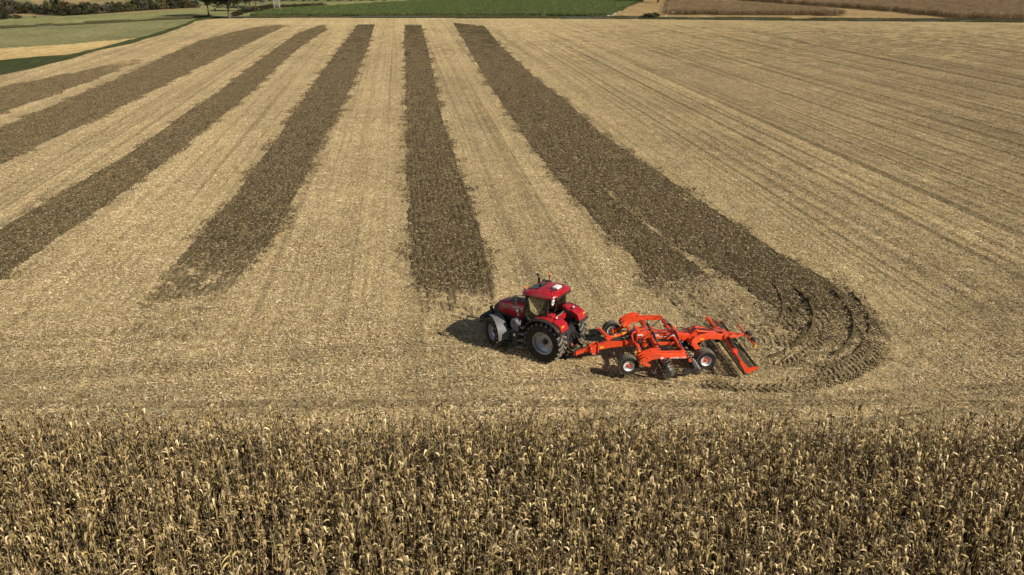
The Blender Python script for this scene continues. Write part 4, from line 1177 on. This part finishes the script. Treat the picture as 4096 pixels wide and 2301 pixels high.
# wings: deep edge beams, braces, gauge arms
for sd in (1, -1):
    t = MB(); t.loft([[(u, sd * 1.92, zt - .02), (u, sd * 2.22, zt - .10), (u, sd * 2.22, zt - .20), (u, sd * 1.92, zt - .20)] for u, zt in ((1.42, 1.37), (.1, 1.33))])
    wb = ib('wing_beam')(t)
    t = MB(); t.bar((1.38, sd * 1.95, 1.40), (.2, sd * 1.95, 1.36), .05, .06); t.build('beam_flange', M['orange'], wb)
    if sd > 0:
        diamond(wb, 1.24, 2.226, 1.205, .10)
        lettering('lettering', 'OPTIMER L 5000', .105, (.50, 2.223, 1.185), SIDE, M['white'], wb, .1)
        t = MB(); t.prism_y([(1.08, 1.15), (.88, 1.15), (.94, 1.22)], 2.222, 2.227); t.build('decal_wedge', M['ink'], wb)
    t = MB(); t.tube([(1.15, sd * 1.0, 1.28), (.75, sd * 1.5, 1.28), (.30, sd * 1.85, 1.26)] if sd > 0 else [(1.05, sd * .75, 1.30), (.22, sd * 1.80, 1.26)], .032, 8); t.build('wing_brace', M['soilsteel'], imp, 40)
    # curved gauge arm plates
    t = MB()
    for v0 in (1.70, 1.98, 2.22):
        t.prism_y([(1.28, 1.44), (1.30, 1.20), (1.7, 1.14), (2.02, .92), (2.26, .98), (2.22, 1.16), (1.95, 1.36), (1.6, 1.47)], sd * v0, sd * (v0 + .035))
    t.tube([(2.12, sd * 1.68, 1.05), (2.12, sd * 2.26, 1.05)], .05, 8); t.tube([(1.6, sd * 1.68, 1.32), (1.6, sd * 2.26, 1.32)], .04, 8)
    ga = ib('gauge_arm')(t)
    t = MB()
    for u, z in ((2.1, 1.12), (1.9, 1.25), (1.7, 1.36), (1.5, 1.38)): t.lathe_y([(.028, sd * 2.262), (.028, sd * 2.28), (.001, sd * 2.28)], (u, 0, z), 6)
    t.build('bolt', M['steel'], ga)
    t = MB(); t.bar((2.20, sd * 2.20, 1.0), (1.74, sd * 2.20, .82), .06, .14); t.bar((2.05, sd * 1.66, 1.02), (2.55, sd * 1.60, .80), .10, .14); t.box((2.60, sd * 1.62, .78), (.22, .07, .26)); t.tube([(2.66, sd * 1.6, .72), (2.66, sd * 1.85, .72)], .06, 8)
    ib('wheel_fork', 'orange_dark')(t)
    t = MB(); t.bar((2.1, sd * 1.45, 1.05), (2.2, sd * 1.38, 1.25), .12, .2); tb = ib('tool_box', 'orange_dark')(t)
    t = MB(); t.box((2.19, sd * 1.455, 1.16), (.16, .01, .12)); t.build('warning_label', M['yellow'], tb)
    t = MB(); t.tube([(2.25, sd * 1.5, 1.22), (2.28, sd * 1.5, 1.36), (2.16, sd * 1.5, 1.40), (2.12, sd * 1.5, 1.28)], .012, 6); t.build('handle', M['steel'], tb)
    wheel(imp, 'gauge_wheel', (2.66, sd * 1.85, .74), .46, .36, .245, sd, 30, dish=.10, disc_r=.17, rim_mat='white', hub_mat='orange', lugh=.012)
    wheel(imp, 'transport_wheel', (-1.15, sd * 1.12, .485), .49, .52, .25, sd, 34, dish=.14, disc_r=.17, rim_mat='white', hub_mat='orange', lugh=.014)
# front cross beam carrying the gauge arms
t = MB(); t.bar((2.0, -1.7, 1.1), (2.0, 1.7, 1.1), .12, .12); t.bar((1.9, .3, 1.05), (2.0, 1.4, 1.1), .09, .12); t.bar((1.9, -.3, 1.05), (2.0, -1.4, 1.1), .09, .12); ib('front_cross_beam')(t)
# rear fork of two bowed arms, wheel legs
for sd in (1, -1):
    t = MB()
    pts = [(-.62, 1.02, 1.24, .62), (-.78, .95, 1.34, .50), (-1.1, 1.06, 1.40, .40), (-1.5, 1.14, 1.42, .34), (-1.95, 1.08, 1.36, .28), (-2.35, .98, 1.26, .20)]
    t.loft([[(u, sd * (v + .06), z0), (u, sd * (v + .06), z1), (u, sd * (v - .06), z1), (u, sd * (v - .06), z0)] for u, z0, z1, v in pts])
    fk = ib('fork_arm', bevel=.015)(t)
    t = MB(); t.lathe_y([(.07, sd * .03), (.07, sd * .42), (.001, sd * .42)], (-1.42, 0, 1.24), 16); t.build('pivot_boss', M['orange'], fk, 40)
    if sd > 0:
        t = MB(); t.box((-1.12, .468, 1.2), (.2, .01, .08)); t.build('warning_label', M['yellow'], fk)
    t = MB(); t.loft([[(u - .14, sd * (v + .07), z), (u + .14, sd * (v + .07), z), (u + .14, sd * (v - .07), z), (u - .14, sd * (v - .07), z)] for u, v, z in ((-.66, .62, 1.14), (-.95, .70, .72), (-1.08, .74, .50))])
    lg = ib('wheel_leg', bevel=.02)(t)
    t = MB(); t.tube([(-1.12, sd * .68, 1.12), (-1.32, sd * .72, .72)], .045, 8); t.build('lift_cylinder', M['steel'], lg, 40)
t = MB(); t.bar((-.66, -.72, 1.08), (-.66, .72, 1.08), .18, .22); t.prism_y([(-.6, 1.2), (-.9, 1.56), (-1.0, 1.58), (-1.0, 1.2)], -.2, .2); ib('fork_crosshead', bevel=.02)(t)
t = MB(); t.tube([(-1.15, -1.1, .485), (-1.15, 1.1, .485)], .06, 8); t.build('wheel_axle', M['dark'], imp)
t = MB()
for v, dz in ((.12, 0), (-.1, .02)):
    t.tube([(-.35, v, 1.42 + dz), (-1.0, v * 1.3, 1.60 + dz), (-1.6, v, 1.50 + dz), (-2.25, v * .7, 1.36 + dz)], .018, 6)
t.tube([(-.9, .15, 1.52), (-1.5, .1, 1.44)], .045, 8); t.build('hose_bundle', M['black'], imp, 40)
t = MB(); t.tube([(-.95, -.12, 1.58), (-1.9, -.18, 1.40)], .05, 8); t.tube([(-.95, .2, 1.5), (-1.9, .14, 1.36)], .05, 8); ib('fork_cylinder', bevel=0, smooth=40)(t)
t = MB(); t.lathe_z([(.001, .78), (.1, .8), (.14, .9), (.1, 1.0), (.001, 1.03)], (-2.06, .02, 0), 14); t.build('accumulator', M['black'], imp, 50)
# tail mast with light bar
t = MB(); t.bar((-2.3, .26, 1.12), (-3.15, .10, 1.10), .07, .12, .06, .08); t.bar((-2.3, -.26, 1.16), (-3.15, -.10, 1.12), .07, .12, .06, .08); t.bar((-3.1, 0, 1.10), (-3.42, 0, 1.10), .09, .10); t.bar((-2.55, .22, 1.12), (-2.95, -.14, 1.12), .05, .08); t.box((-2.38, 0, 1.14), (.22, .7, .3)); ib('tail_mast')(t)
t = MB(); t.bar((-3.44, -1.05, 1.13), (-3.44, 1.25, 1.13), .06, .07); lb = ib('light_bar')(t)
for v in (-.02, .68):
    t = MB(); t.prism_y([(-3.48, 1.05), (-3.48, 1.25), (-3.62, 1.25), (-3.62, 1.05)], v - .16, v + .16); t.build('rear_lamp', M['black'], lb, bevel=.02)
t = MB(); t.box((-3.44, 1.27, 1.1), (.08, .08, .1)); t.build('reflector', M['yellow'], lb)
# roller halves
for sd in (1, -1):
    t = MB(); t.bar((-2.42, sd * .25, 1.02), (-2.50, sd * 1.15, .80), .11, .18); t.bar((-2.50, sd * 1.15, .80), (-2.42, sd * 2.40, .86), .08, .12)
    t.prism_y([(-2.40, .95), (-2.62, .95), (-2.62, .70), (-2.40, .70)], sd * 1.05, sd * 1.30)
    rf = ib('roller_frame')(t)
    t = MB(); t.prism_y([(-2.26, .96), (-2.42, 1.0), (-2.74, .64), (-3.10, .72), (-3.16, .60), (-2.72, .36), (-2.62, .42)], sd * 2.44, sd * 2.48); t.build('end_plate', M['orange'], rf)
    t = MB(); t.tube([(-2.46, sd * .2, 1.22), (-2.50, sd * .75, 1.05)], .06, 10); t.tube([(-2.50, sd * .75, 1.05), (-2.52, sd * 1.15, .92)], .03, 8); t.build('roller_cylinder', M['black'], rf, 40)
    t = MB()
    for k in range(17):
        v = sd * (.12 + k * .142)
        t.lathe_y([(.235, -.008), (.27, -.016), (.285, 0), (.27, .016), (.235, .008)], (-2.74, v, .50), 20)
    t.lathe_y([(.05, sd * .1), (.05, sd * 2.42)], (-2.74, 0, .50), 10)
    t.build('roller', M['rollersteel'], imp, 40)
    t = MB(); t.bar((-3.12, sd * .1, .68), (-3.12, sd * 2.44, .66), .06, .07)
    for k in range(16): t.bar((-3.10, sd * (.2 + k * .142), .66), (-3.02, sd * (.2 + k * .142), .48), .05, .02)
    t.build('scraper_bar', M['black'], imp)
# notched discs, two rows, and their spring arms
dsc = MB()
nn = 20; ring = []
for k in range(nn * 2):
    a = 2 * math.pi * k / (nn * 2); r = .275 if k % 4 < 2 else .245
    ring.append((r * math.cos(a), r * math.sin(a)))
dv = [(0, .045, 0)] + [(x * .5, .03, z * .5) for x, z in ring] + [(x, 0, z) for x, z in ring]
m2 = nn * 2
df = [(0, 1 + k, 1 + (k + 1) % m2) for k in range(m2)] + [(1 + k, 1 + m2 + k, 1 + m2 + (k + 1) % m2, 1 + (k + 1) % m2) for k in range(m2)]
dsc.add(dv, df)
disc_me = dsc.mesh('disc', M['soilsteel'], 40, False)
arm = MB(); arm.prism_y([(.42, .62), (.30, .62), (.26, .30), (.12, .06), (-.02, -.03), (-.04, .03), (.06, .14), (.16, .34)], .05, .085)
arm.bar((.36, .07, .50), (.36, .07, .70), .07, .10)
arm_me = arm.mesh('disc_arm', M['black'], None)
dm = disc_me
for row, (u, toe) in enumerate(((.80, 1), (-.42, -1))):
    for k in range(18):
        v = -2.15 + k * .255 + (0.12 if row else 0)
        if v > 2.3: continue
        d = link('disc', dm, imp, (u, v, .42)); d.rotation_euler = (rad(8 * toe), 0, rad(17 * toe))
        s_ = d.modifiers.new('thickness', 'SOLIDIFY'); s_.thickness = .008
        link('disc_arm', arm_me, d)
for u in (1.16, -.06):
    t = MB(); t.bar((u, -2.25, 1.0), (u, 2.25, 1.0), .11, .11); ib('disc_beam')(t)
# near side: first tine, deflector plates
t = MB(); t.tube([(1.45, 2.1, 1.15), (1.40, 2.1, .80), (1.50, 2.1, .45)], .04, 8); t.box((1.50, 2.1, .42), (.18, .12, .08)); t.box((1.62, 2.08, .44), (.05, .05, .22)); t.build('border_tine', M['soilsteel'], imp)
t = MB(); t.box((.92, 2.3, .45), (.20, .02, .50), Matrix.Rotation(rad(25), 3, 'Y')); t.build('side_deflector', M['dark'], imp)
t = MB(); t.prism_y([(.30, .42), (.22, .62), (-.05, .62), (-.16, .58), (-.30, .66), (-.46, .62), (-.56, .46), (-.48, .42), (-.40, .52), (-.22, .48), (-.10, .34), (.10, .30)], 2.22, 2.26); sd_ = t.build('side_disc_arm', M['dark'], imp, bevel=.008)
t = MB()
for u, z in ((.12, .48), (.04, .42), (.16, .40), (-.02, .50), (-.48, .48)): t.lathe_y([(.018, 2.262), (.018, 2.275), (.001, 2.275)], (u, 0, z), 6)
t.build('bolt', M['steel'], sd_)

# ------------------------------------------------------------------ hydraulic hoses slung between tractor and cultivator
TM = tractor.matrix_basis if False else Matrix.Translation((2.150, 34.893, 0)) @ Matrix.Rotation(T_ANG, 4, 'Z')
IM = Matrix.Translation(IO) @ Matrix.Rotation(I_ANG, 4, 'Z')
random.seed(21)
ORD = ['first', 'second', 'third', 'fourth', 'fifth', 'sixth', 'seventh', 'eighth', 'ninth', 'tenth', 'eleventh', 'twelfth', 'thirteenth', 'fourteenth', 'fifteenth', 'sixteenth', 'seventeenth', 'eighteenth', 'nineteenth', 'twentieth', 'twenty first', 'twenty second', 'twenty third', 'twenty fourth', 'twenty fifth', 'twenty sixth', 'twenty seventh', 'twenty eighth', 'twenty ninth', 'thirtieth']
for k in range(7):
    a = TM @ Vector((-.62, -.22 + k * .075, 1.55 - .05 * (k % 3))); b = IM @ Vector((3.40 + (k % 6) * .065, -.16, 1.40 + (k % 6) * .072))
    mid = (a + b) / 2; sag = .55 + .08 * k
    pts = []
    for i in range(13):
        s = i / 12
        p = a.lerp(b, s); p.z -= sag * 4 * s * (1 - s) * (0.75 + .25 * math.sin(s * 6 + k)); p.z = max(p.z, .35)
        p.z += .35 * max(0, s - .72) * 3 * (1 - s) * 3
        p += Vector((math.sin(k * 1.7 + s * 3) * .08, math.cos(k * 2.3 + s * 3) * .10, 0)) * (4 * s * (1 - s))
        pts.append(p)
    t = MB(); t.tube(pts, .017, 6)
    o = t.build('hydraulic_hose', M['black'], None, 50)
    tag(o, 'thin black hydraulic hose hanging between tractor and cultivator, one of the tangled bundle', 'hose', 'hydraulic hoses behind the tractor')
#@@BACK@@
# ------------------------------------------------------------------ trees, shrubs
def crown_mesh(seed, mat, nclump=46, per=38, leaf=.055, low=0.0):
    r = np.random.default_rng(seed)
    cs = []
    while len(cs) < nclump:
        p = r.uniform(-1, 1, 3)
        d = math.sqrt(p[0] ** 2 + p[1] ** 2 + p[2] ** 2)
        if .25 < d < 1.15 and max(abs(p[0]), abs(p[1])) < .95: cs.append(p * np.array([.43, .43, .46]))
    cs = np.array(cs)
    ctr = np.repeat(cs, per, 0)
    n = len(ctr)
    P = ctr + r.normal(0, 1, (n, 3)) * np.repeat(r.uniform(.045, .085, nclump), per)[:, None]
    a = r.normal(0, 1, (n, 3)); a /= np.linalg.norm(a, axis=1)[:, None]
    b = np.cross(a, r.normal(0, 1, (n, 3))); b /= np.linalg.norm(b, axis=1)[:, None]
    s = r.uniform(.5, 1.1, n)[:, None] * leaf
    Vv = np.stack([P - a * s, P + b * s * .6, P + a * s, P - b * s * .6], 1).reshape(-1, 3)
    Vv[:, 2] += .5
    F = np.arange(n * 4).reshape(-1, 4)
    rn = np.clip(np.repeat(r.uniform(.2, .8, nclump), per) + r.normal(0, .16, n), 0, 1)
    return np_mesh('crown', Vv, F, mat, {'rnd': ('FLOAT', np.repeat(rn, 4))})
CROWNS = {}
def crown(mat, k):
    if (mat, k) not in CROWNS: CROWNS[(mat, k)] = crown_mesh(300 + k * 17 + len(mat), M[mat])
    return CROWNS[(mat, k)]
def trunk_mesh(seed, h, r0, lean=0.0, split=.45):
    random.seed(seed)
    t = MB()
    top = Vector((lean * h, random.uniform(-.05, .05) * h, h * .9))
    fork = Vector((lean * h * split * .6, 0, h * split))
    t.tube([(0, 0, -.3), (0, 0, 0), fork * .5 + Vector((random.uniform(-.03, .03) * h, 0, 0)), fork], [r0 * 1.5, r0 * 1.25, r0, r0 * .85], 8)
    for k in range(6):
        a = k * 1.05 + random.uniform(-.3, .3); l = random.uniform(.28, .42) * h
        e = fork + Vector((math.cos(a) * l * .85, math.sin(a) * l * .85, l * random.uniform(.5, 1.0)))
        m = (fork + e) / 2 + Vector((0, 0, .06 * h))
        t.tube([fork - Vector((0, 0, .05)), m, e], [r0 * .6, r0 * .4, r0 * .12], 6)
        for j in range(2):
            q = m.lerp(e, .4 + .3 * j); t.tube([q, q + Vector((random.uniform(-1, 1), random.uniform(-1, 1), random.uniform(.2, 1))) * .14 * h], [r0 * .22, r0 * .06], 5)
    return t.mesh('trunk', M['bark'], 50)
TR_CACHE = {}
def tree(name, bx, by, hpx, wpx, mat, label, cat='tree', group=None, k=0, low=.12, lean=0.0, split=.4, rfac=.03, offx=0.0):
    p = at(bx, by); s = px_per_m(p)
    h = hpx / s / .96; w = wpx / s * 1.4
    root = empty(name, tuple(p), random.uniform(0, 6.28) if not lean and not offx else 0)
    tag(root, label, cat, group)
    key = (round(lean, 2), round(split, 2), k % 3, round(rfac, 3))
    if key not in TR_CACHE: TR_CACHE[key] = trunk_mesh(40 + k % 3, 10.0, 10 * rfac, lean, split)
    tr = link('trunk', TR_CACHE[key], root); tr.scale = (h / 10,) * 3
    c = link('crown', crown(mat, k % 5), root, (lean * h * .4 + offx, 0, h * low)); c.scale = (w, w, h * (1 - low))
    return root
far = [(5, 54, 52, 46, 'leaf_grey'), (33, 54, 50, 42, 'leaf_brown'), (60, 54, 48, 40, 'leaf_grey'), (88, 54, 44, 40, 'leaf_brown'), (114, 54, 38, 36, 'leaf_dark'), (138, 55, 34, 34, 'leaf_brown'), (160, 56, 30, 32, 'leaf_dark'),
       (186, 57, 42, 36, 'leaf_grey'), (214, 58, 62, 40, 'leaf_olive'), (242, 60, 66, 44, 'leaf_dark'), (270, 61, 48, 40, 'leaf_brown'), (300, 61, 40, 42, 'leaf_brown'), (332, 59.5, 44, 44, 'leaf_dark'), (364, 57, 41, 40, 'leaf_dark'), (392, 55, 36, 34, 'leaf_brown'), (422, 53.5, 32, 32, 'leaf_grey'), (450, 51.5, 42, 38, 'leaf_dark')]
for k, (x, y, h, w, m) in enumerate(far):
    tree('valley_tree', x, y, h, w, m, f'{ORD[k]} tree from the left in the dark far wood at the top left', 'tree', 'far wood at the top left', k, -.12, rfac=.02)
row = [(476, 49.5, 36, 36, 'leaf_brown'), (500, 47.5, 36, 36, 'leaf_brown'), (524, 46, 35, 34, 'leaf_olive'), (546, 44.5, 54, 34, 'leaf_dark'), (570, 43, 38, 32, 'leaf_grey'), (592, 41.5, 50, 36, 'leaf_dark'), (616, 40, 30, 30, 'leaf_brown'), (641, 38.5, 46, 36, 'leaf_olive'), (666, 37, 62, 42, 'leaf_brown'), (692, 35.5, 60, 40, 'leaf_dark'), (716, 34, 46, 34, 'leaf_dark'), (742, 33, 32, 32, 'leaf_brown'), (766, 31.8, 25, 28, 'leaf_brown'), (788, 30.8, 20, 24, 'leaf_grey')]
for k, (x, y, h, w, m) in enumerate(row):
    tree('hedgerow_tree', x, y, h, w, m, f'{ORD[k]} tree from the left in the row above the upper meadow', 'tree', 'tree row above the upper meadow', k + 2, -.12, rfac=.02)
tree('shrub', 10, 78, 30, 62, 'leaf_dark', 'dark shrub cut by the left edge below the far wood', 'shrub', None, 1, .0)
tree('shrub', 70, 75, 14, 26, 'leaf_brown', 'small round brown bush alone on the tan slope at the left', 'shrub', None, 2, .0)
tree('shrub', 255, 64, 15, 24, 'leaf_brown', 'dark brown bush at the foot of the far wood', 'shrub', None, 3, .0)
tree('shrub', 139, 71, 5, 10, 'leaf_brown', 'tiny bush near the small brown bush on the left slope', 'shrub', None, 4, .0)
# roadside trees, crowns mostly above the picture
tree('roadside_tree', 835, 66.5, 118, 125, 'leaf_brown', 'leaning tree at the lane bend with forked trunk, leftmost of the roadside trees', 'tree', 'roadside trees by the lane', 0, .36, -.06, .42, .026)
tree('roadside_tree', 919, 75, 120, 92, 'leaf_dark', 'thick trunked tree standing on the near edge of the lane', 'tree', 'roadside trees by the lane', 1, .33, -.05, .36, .034)
tree('roadside_tree', 956, 46, 96, 70, 'leaf_brown', 'grey trunked tree just behind the thick trunked one', 'tree', 'roadside trees by the lane', 2, .38, -.04, .36, .03)
tree('roadside_tree', 983, 33.5, 80, 55, 'leaf_brown', 'fourth roadside tree from the left, rising from the hedge', 'tree', 'roadside trees by the lane', 3, .3, .02, .3, .032)
tree('roadside_tree', 1000, 32, 80, 55, 'leaf_dark', 'fifth roadside tree from the left, rising from the hedge', 'tree', 'roadside trees by the lane', 4, .3, .03, .3, .03)
tree('roadside_tree', 1023, 28, 74, 50, 'leaf_brown', 'rightmost roadside tree, nearest the small hut', 'tree', 'roadside trees by the lane', 0, .3, .02, .32, .028)
tree('field_tree', 2632, 10.5, 150, 130, 'leaf_dark', 'tree behind the stubble wedge beside the far maize, only its trunk in view', 'tree', None, 2, .3, .0, .3, .03)
hs = [(941, 66, 17, 26, 'leaf_brown'), (957, 60, 17, 30, 'leaf_brown'), (978, 53, 18, 34, 'leaf_dark'), (1001, 48.5, 20, 36, 'leaf_brown'), (1026, 46, 19, 36, 'leaf_brown'), (1050, 43, 18, 34, 'leaf_dark'), (1074, 37, 17, 32, 'leaf_brown'), (1092, 31, 15, 28, 'leaf_olive')]
for k, (x, y, h, w, m) in enumerate(hs):
    tree('hedge_shrub', x, y, h, w, m, f'{ORD[k]} shrub from the left in the brown hedge below the pylon', 'shrub', 'hedge between lane and pylon', k, .0, rfac=.02)
for k in range(9):
    x = 1118 + k * 21
    tree('hedge_shrub', x, 30.5 - k * .85, 11, 30, ['leaf_olive', 'leaf_brown'][k % 2], f'{ORD[k]} shrub from the left in the low hedge right of the pylon', 'shrub', 'low hedge right of the pylon', k + 1, .0, rfac=.02)
tree('lane_bush', 2587, 75, 19, 36, 'leaf_dark', 'left half of the dark bush pair beside the lane', 'shrub', 'dark bush pair beside the lane', 0, .0, rfac=.02)
tree('lane_bush', 2614, 75, 22, 36, 'leaf_dark', 'right taller half of the dark bush pair beside the lane', 'shrub', 'dark bush pair beside the lane', 3, .0, rfac=.02)

# distant wood along the very top, one mass
r_ = np.random.default_rng(77)
dp, ds = [], []
for k in range(46):
    x = 860 + k * 15 + r_.uniform(-5, 5)
    p = at(x, 4 - 2.5 * (k % 3) + (1 - k / 46) * 3); dp.append(p); ds.append(r_.uniform(16, 24) / px_per_m(p))
scatter('distant_wood', np.array(dp), r_.uniform(0, 6.28, len(dp)), np.array(ds), r_.integers(0, 3, len(dp)), [crown('leaf_dark', 0), crown('leaf_grey', 1), crown('leaf_brown', 2)], 'distant dark wood along the top edge left of centre')

# ------------------------------------------------------------------ far maize blocks, green crop, lane-side grass
def plant_patch(seed, size, n, h0, h1, mat, nl, lw, ll, stalk=True, rows=False):
    r = np.random.default_rng(seed)
    Vv, F, R = [], [], []
    for i in range(n):
        x, y = r.uniform(-size / 2, size / 2, 2); x = (round(x / .75) * .75 + r.normal(0, .09)) if rows else x; h = r.uniform(h0, h1); c = r.uniform(.15, .85)
        def quad(p, q, w, rn):
            d = np.array(q) - np.array(p); sd = np.array([-d[1], d[0], 0.0]); nn = np.linalg.norm(sd)
            sd = sd / nn if nn > 1e-4 else np.array([1.0, 0, 0])
            o = len(Vv)
            Vv.extend([np.array(p) - sd * w / 2, np.array(p) + sd * w / 2, np.array(q) + sd * w * .3, np.array(q) - sd * w * .3]); F.append((o, o + 1, o + 2, o + 3)); R.extend([rn] * 4)
        if stalk: quad((x, y, 0), (x + r.uniform(-.08, .08), y + .01, h), .035, c * .8 + .2)
        for k in range(nl):
            z = h * (.3 + .65 * k / nl); a = r.uniform(0, 6.28); L = ll * r.uniform(.6, 1.2)
            m = (x + math.cos(a) * L * .6, y + math.sin(a) * L * .6, z + L * .3)
            quad((x, y, z), m, lw, min(1, max(0, c + r.normal(0, .2))))
            quad(m, (x + math.cos(a) * L, y + math.sin(a) * L, z - L * r.uniform(.1, .5)), lw * .8, min(1, max(0, c + r.normal(0, .2))))
    return np_mesh('plant_patch', np.array(Vv), np.array(F), mat, {'rnd': ('FLOAT', np.array(R))})
def fill(poly, size, ymax=460, xr=(-120, 260)):
    xs, ys = np.meshgrid(np.arange(xr[0], xr[1], size), np.arange(255, ymax, size))
    xs = xs.ravel() + r_.uniform(-.2, .2, xs.size); ys = ys.ravel() + r_.uniform(-.2, .2, ys.size)
    a, b = project(xs, ys, terrain(xs, ys))
    k = in_poly(a, b, poly)
    return np.stack([xs[k], ys[k], terrain(xs[k], ys[k])], -1)
mp = [plant_patch(500 + k, 3.0, 62, 1.8, 2.3, M['maize_far'], 6, .11, .45) for k in range(4)]
for nm, poly, lb in (('far_maize_block', BLOCK1, 'nearer block of dry brown maize beyond the lane on the right'), ('far_maize_block', BLOCK2, 'large block of dry brown maize at the top right corner')):
    P = fill(poly, 3.0)
    scatter(nm, P, r_.integers(0, 4, len(P)) * 1.5708, r_.uniform(.95, 1.1, len(P)), r_.integers(0, 4, len(P)), mp, lb)
cp = [plant_patch(520 + k, 3.0, 70, .7, 1.15, M['crop'], 6, .17, .36, False, True) for k in range(4)]
P = fill(CROP_POLY, 3.0)
scatter('green_crop', P, r_.integers(0, 2, len(P)) * 3.14159 + .134, r_.uniform(.9, 1.1, len(P)), r_.integers(0, 4, len(P)), cp, 'lush green leafy crop beyond the lane at the top centre')
M['roadgrass'] = rnd_mat('roadside_grass_blade', [(0.0, (0.05, 0.055, 0.025)), (0.6, (0.11, 0.11, 0.05)), (1.0, (0.26, 0.22, 0.11))], 0.9, 0.1)
gp = [plant_patch(540 + k, 2.0, 90, .15, .5, M['roadgrass'], 2, .05, .25, True) for k in range(3)]
pts = []
for x in np.arange(-300, 4500, 4.0):
    yc = np.interp(x, [-900, 0, 233, 466, 652, 829, 1000, 1500, 2000, 2400, 2700, 3058, 3848, 4096, 5200], [155, 112, 100, 88.5, 77.5, 70, 67.6, 67.8, 69.6, 71.6, 74.2, 78, 84, 86.5, 98])
    p = at(x, yc)
    for off in (-3.4, 3.0):
        if vnoise(x * .013, off, 4) > .34: pts.append((p[0] + r_.uniform(-.5, .5), p[1] + off + r_.uniform(-.6, .6), p[2]))
pts = np.array(pts)
scatter('roadside_grass', pts, r_.uniform(0, 6.28, len(pts)), r_.uniform(.7, 1.4, len(pts)), r_.integers(0, 3, len(pts)), gp, 'ragged grass growing along both sides of the lane')

# ------------------------------------------------------------------ pylon, hut, posts
M['galv'] = simple('pale_galvanised_steel', (0.45, 0.45, 0.43), 0.5, 0.3, 0.1, 2)
M['wood'] = simple('weathered_boards', (0.2, 0.155, 0.12), 0.9, 0, 0.3, 3, 0.2)
M['roofdark'] = simple('dark_roof_felt', (0.045, 0.04, 0.038), 0.9, 0, 0.3, 3, 0.2)
p = (at(1098, 34.5) + at(1119.5, 33.5)) / 2
py = empty('lattice_pylon', tuple(p), rad(8)); tag(py, 'pale lattice pylon foot standing in the green crop edge', 'pylon')
HP, B0, B1 = 22.0, 1.05, .32
def leg(sx, sy, z): k = B0 + (B1 - B0) * z / HP; return Vector((sx * k, sy * k, z))
for sx, sy in ((1, 1), (1, -1), (-1, -1), (-1, 1)):
    t = MB(); t.bar(leg(sx, sy, -.2), leg(sx, sy, HP), .11, .11, .08, .08); t.build('leg', M['galv'], py)
zs = [0.3]; 
while zs[-1] < HP - 1: zs.append(zs[-1] + 1.9 * (1 - zs[-1] / HP * .5))
t = MB()
for a, b in zip(zs[:-1], zs[1:]):
    for (s1, s2) in (((1, 1), (1, -1)), ((1, -1), (-1, -1)), ((-1, -1), (-1, 1)), ((-1, 1), (1, 1))):
        t.bar(leg(*s1, a), leg(*s2, b), .07, .07); t.bar(leg(*s2, a), leg(*s1, b), .07, .07); t.bar(leg(*s1, b), leg(*s2, b), .06, .06)
t.build('lattice_bracing', M['galv'], py)
t = MB(); t.bar((-3, 0, HP - 2), (3, 0, HP - 2), .3, .25); t.bar((-2.2, 0, HP - .3), (2.2, 0, HP - .3), .25, .2); t.build('cross_arm', M['galv'], py)
p = at(1051, 26.5)
hut = empty('hut', tuple(p), rad(20)); tag(hut, 'small grey wooden hut behind the hedge left of the pylon', 'hut')
for k in range(7):
    t = MB(); t.box((-.66 + k * .22, -.65, .95), (.20, .04, 1.7)); t.build('board', M['wood'], hut)
t = MB(); t.box((0, .02, .95), (1.5, 1.28, 1.7)); t.build('wall', M['wood'], hut)
t = MB(); t.prism_y([(-1.0, 1.8), (1.0, 1.95), (1.0, 2.1), (-1.0, 1.95)], -.95, .95); t.build('roof', M['roofdark'], hut)
p = at(2663, 75)
po = empty('marker_post', tuple(p)); tag(po, 'yellow topped marker post beside the lane right of the dark bushes', 'post')
t = MB(); t.tube([(0, 0, -.2), (0, 0, 1.15)], .06, 8); t.build('shaft', M['white'], po)
t = MB(); t.lathe_z([(.001, 1.12), (.13, 1.15), (.14, 1.27), (.09, 1.36), (.001, 1.38)], n=12); t.build('cap', M['yellow'], po, 50)
p = at(2690.5, 60.5)
po = empty('marker_post', tuple(p)); tag(po, 'white round headed post in front of the far maize corner', 'post')
t = MB(); t.tube([(0, 0, -.2), (0, 0, .85)], .035, 8); t.build('shaft', M['lightgrey'], po)
t = MB(); t.lathe_z([(.001, .82), (.12, .87), (.15, .98), (.11, 1.1), (.001, 1.13)], n=12); t.build('cap', M['white'], po, 50)
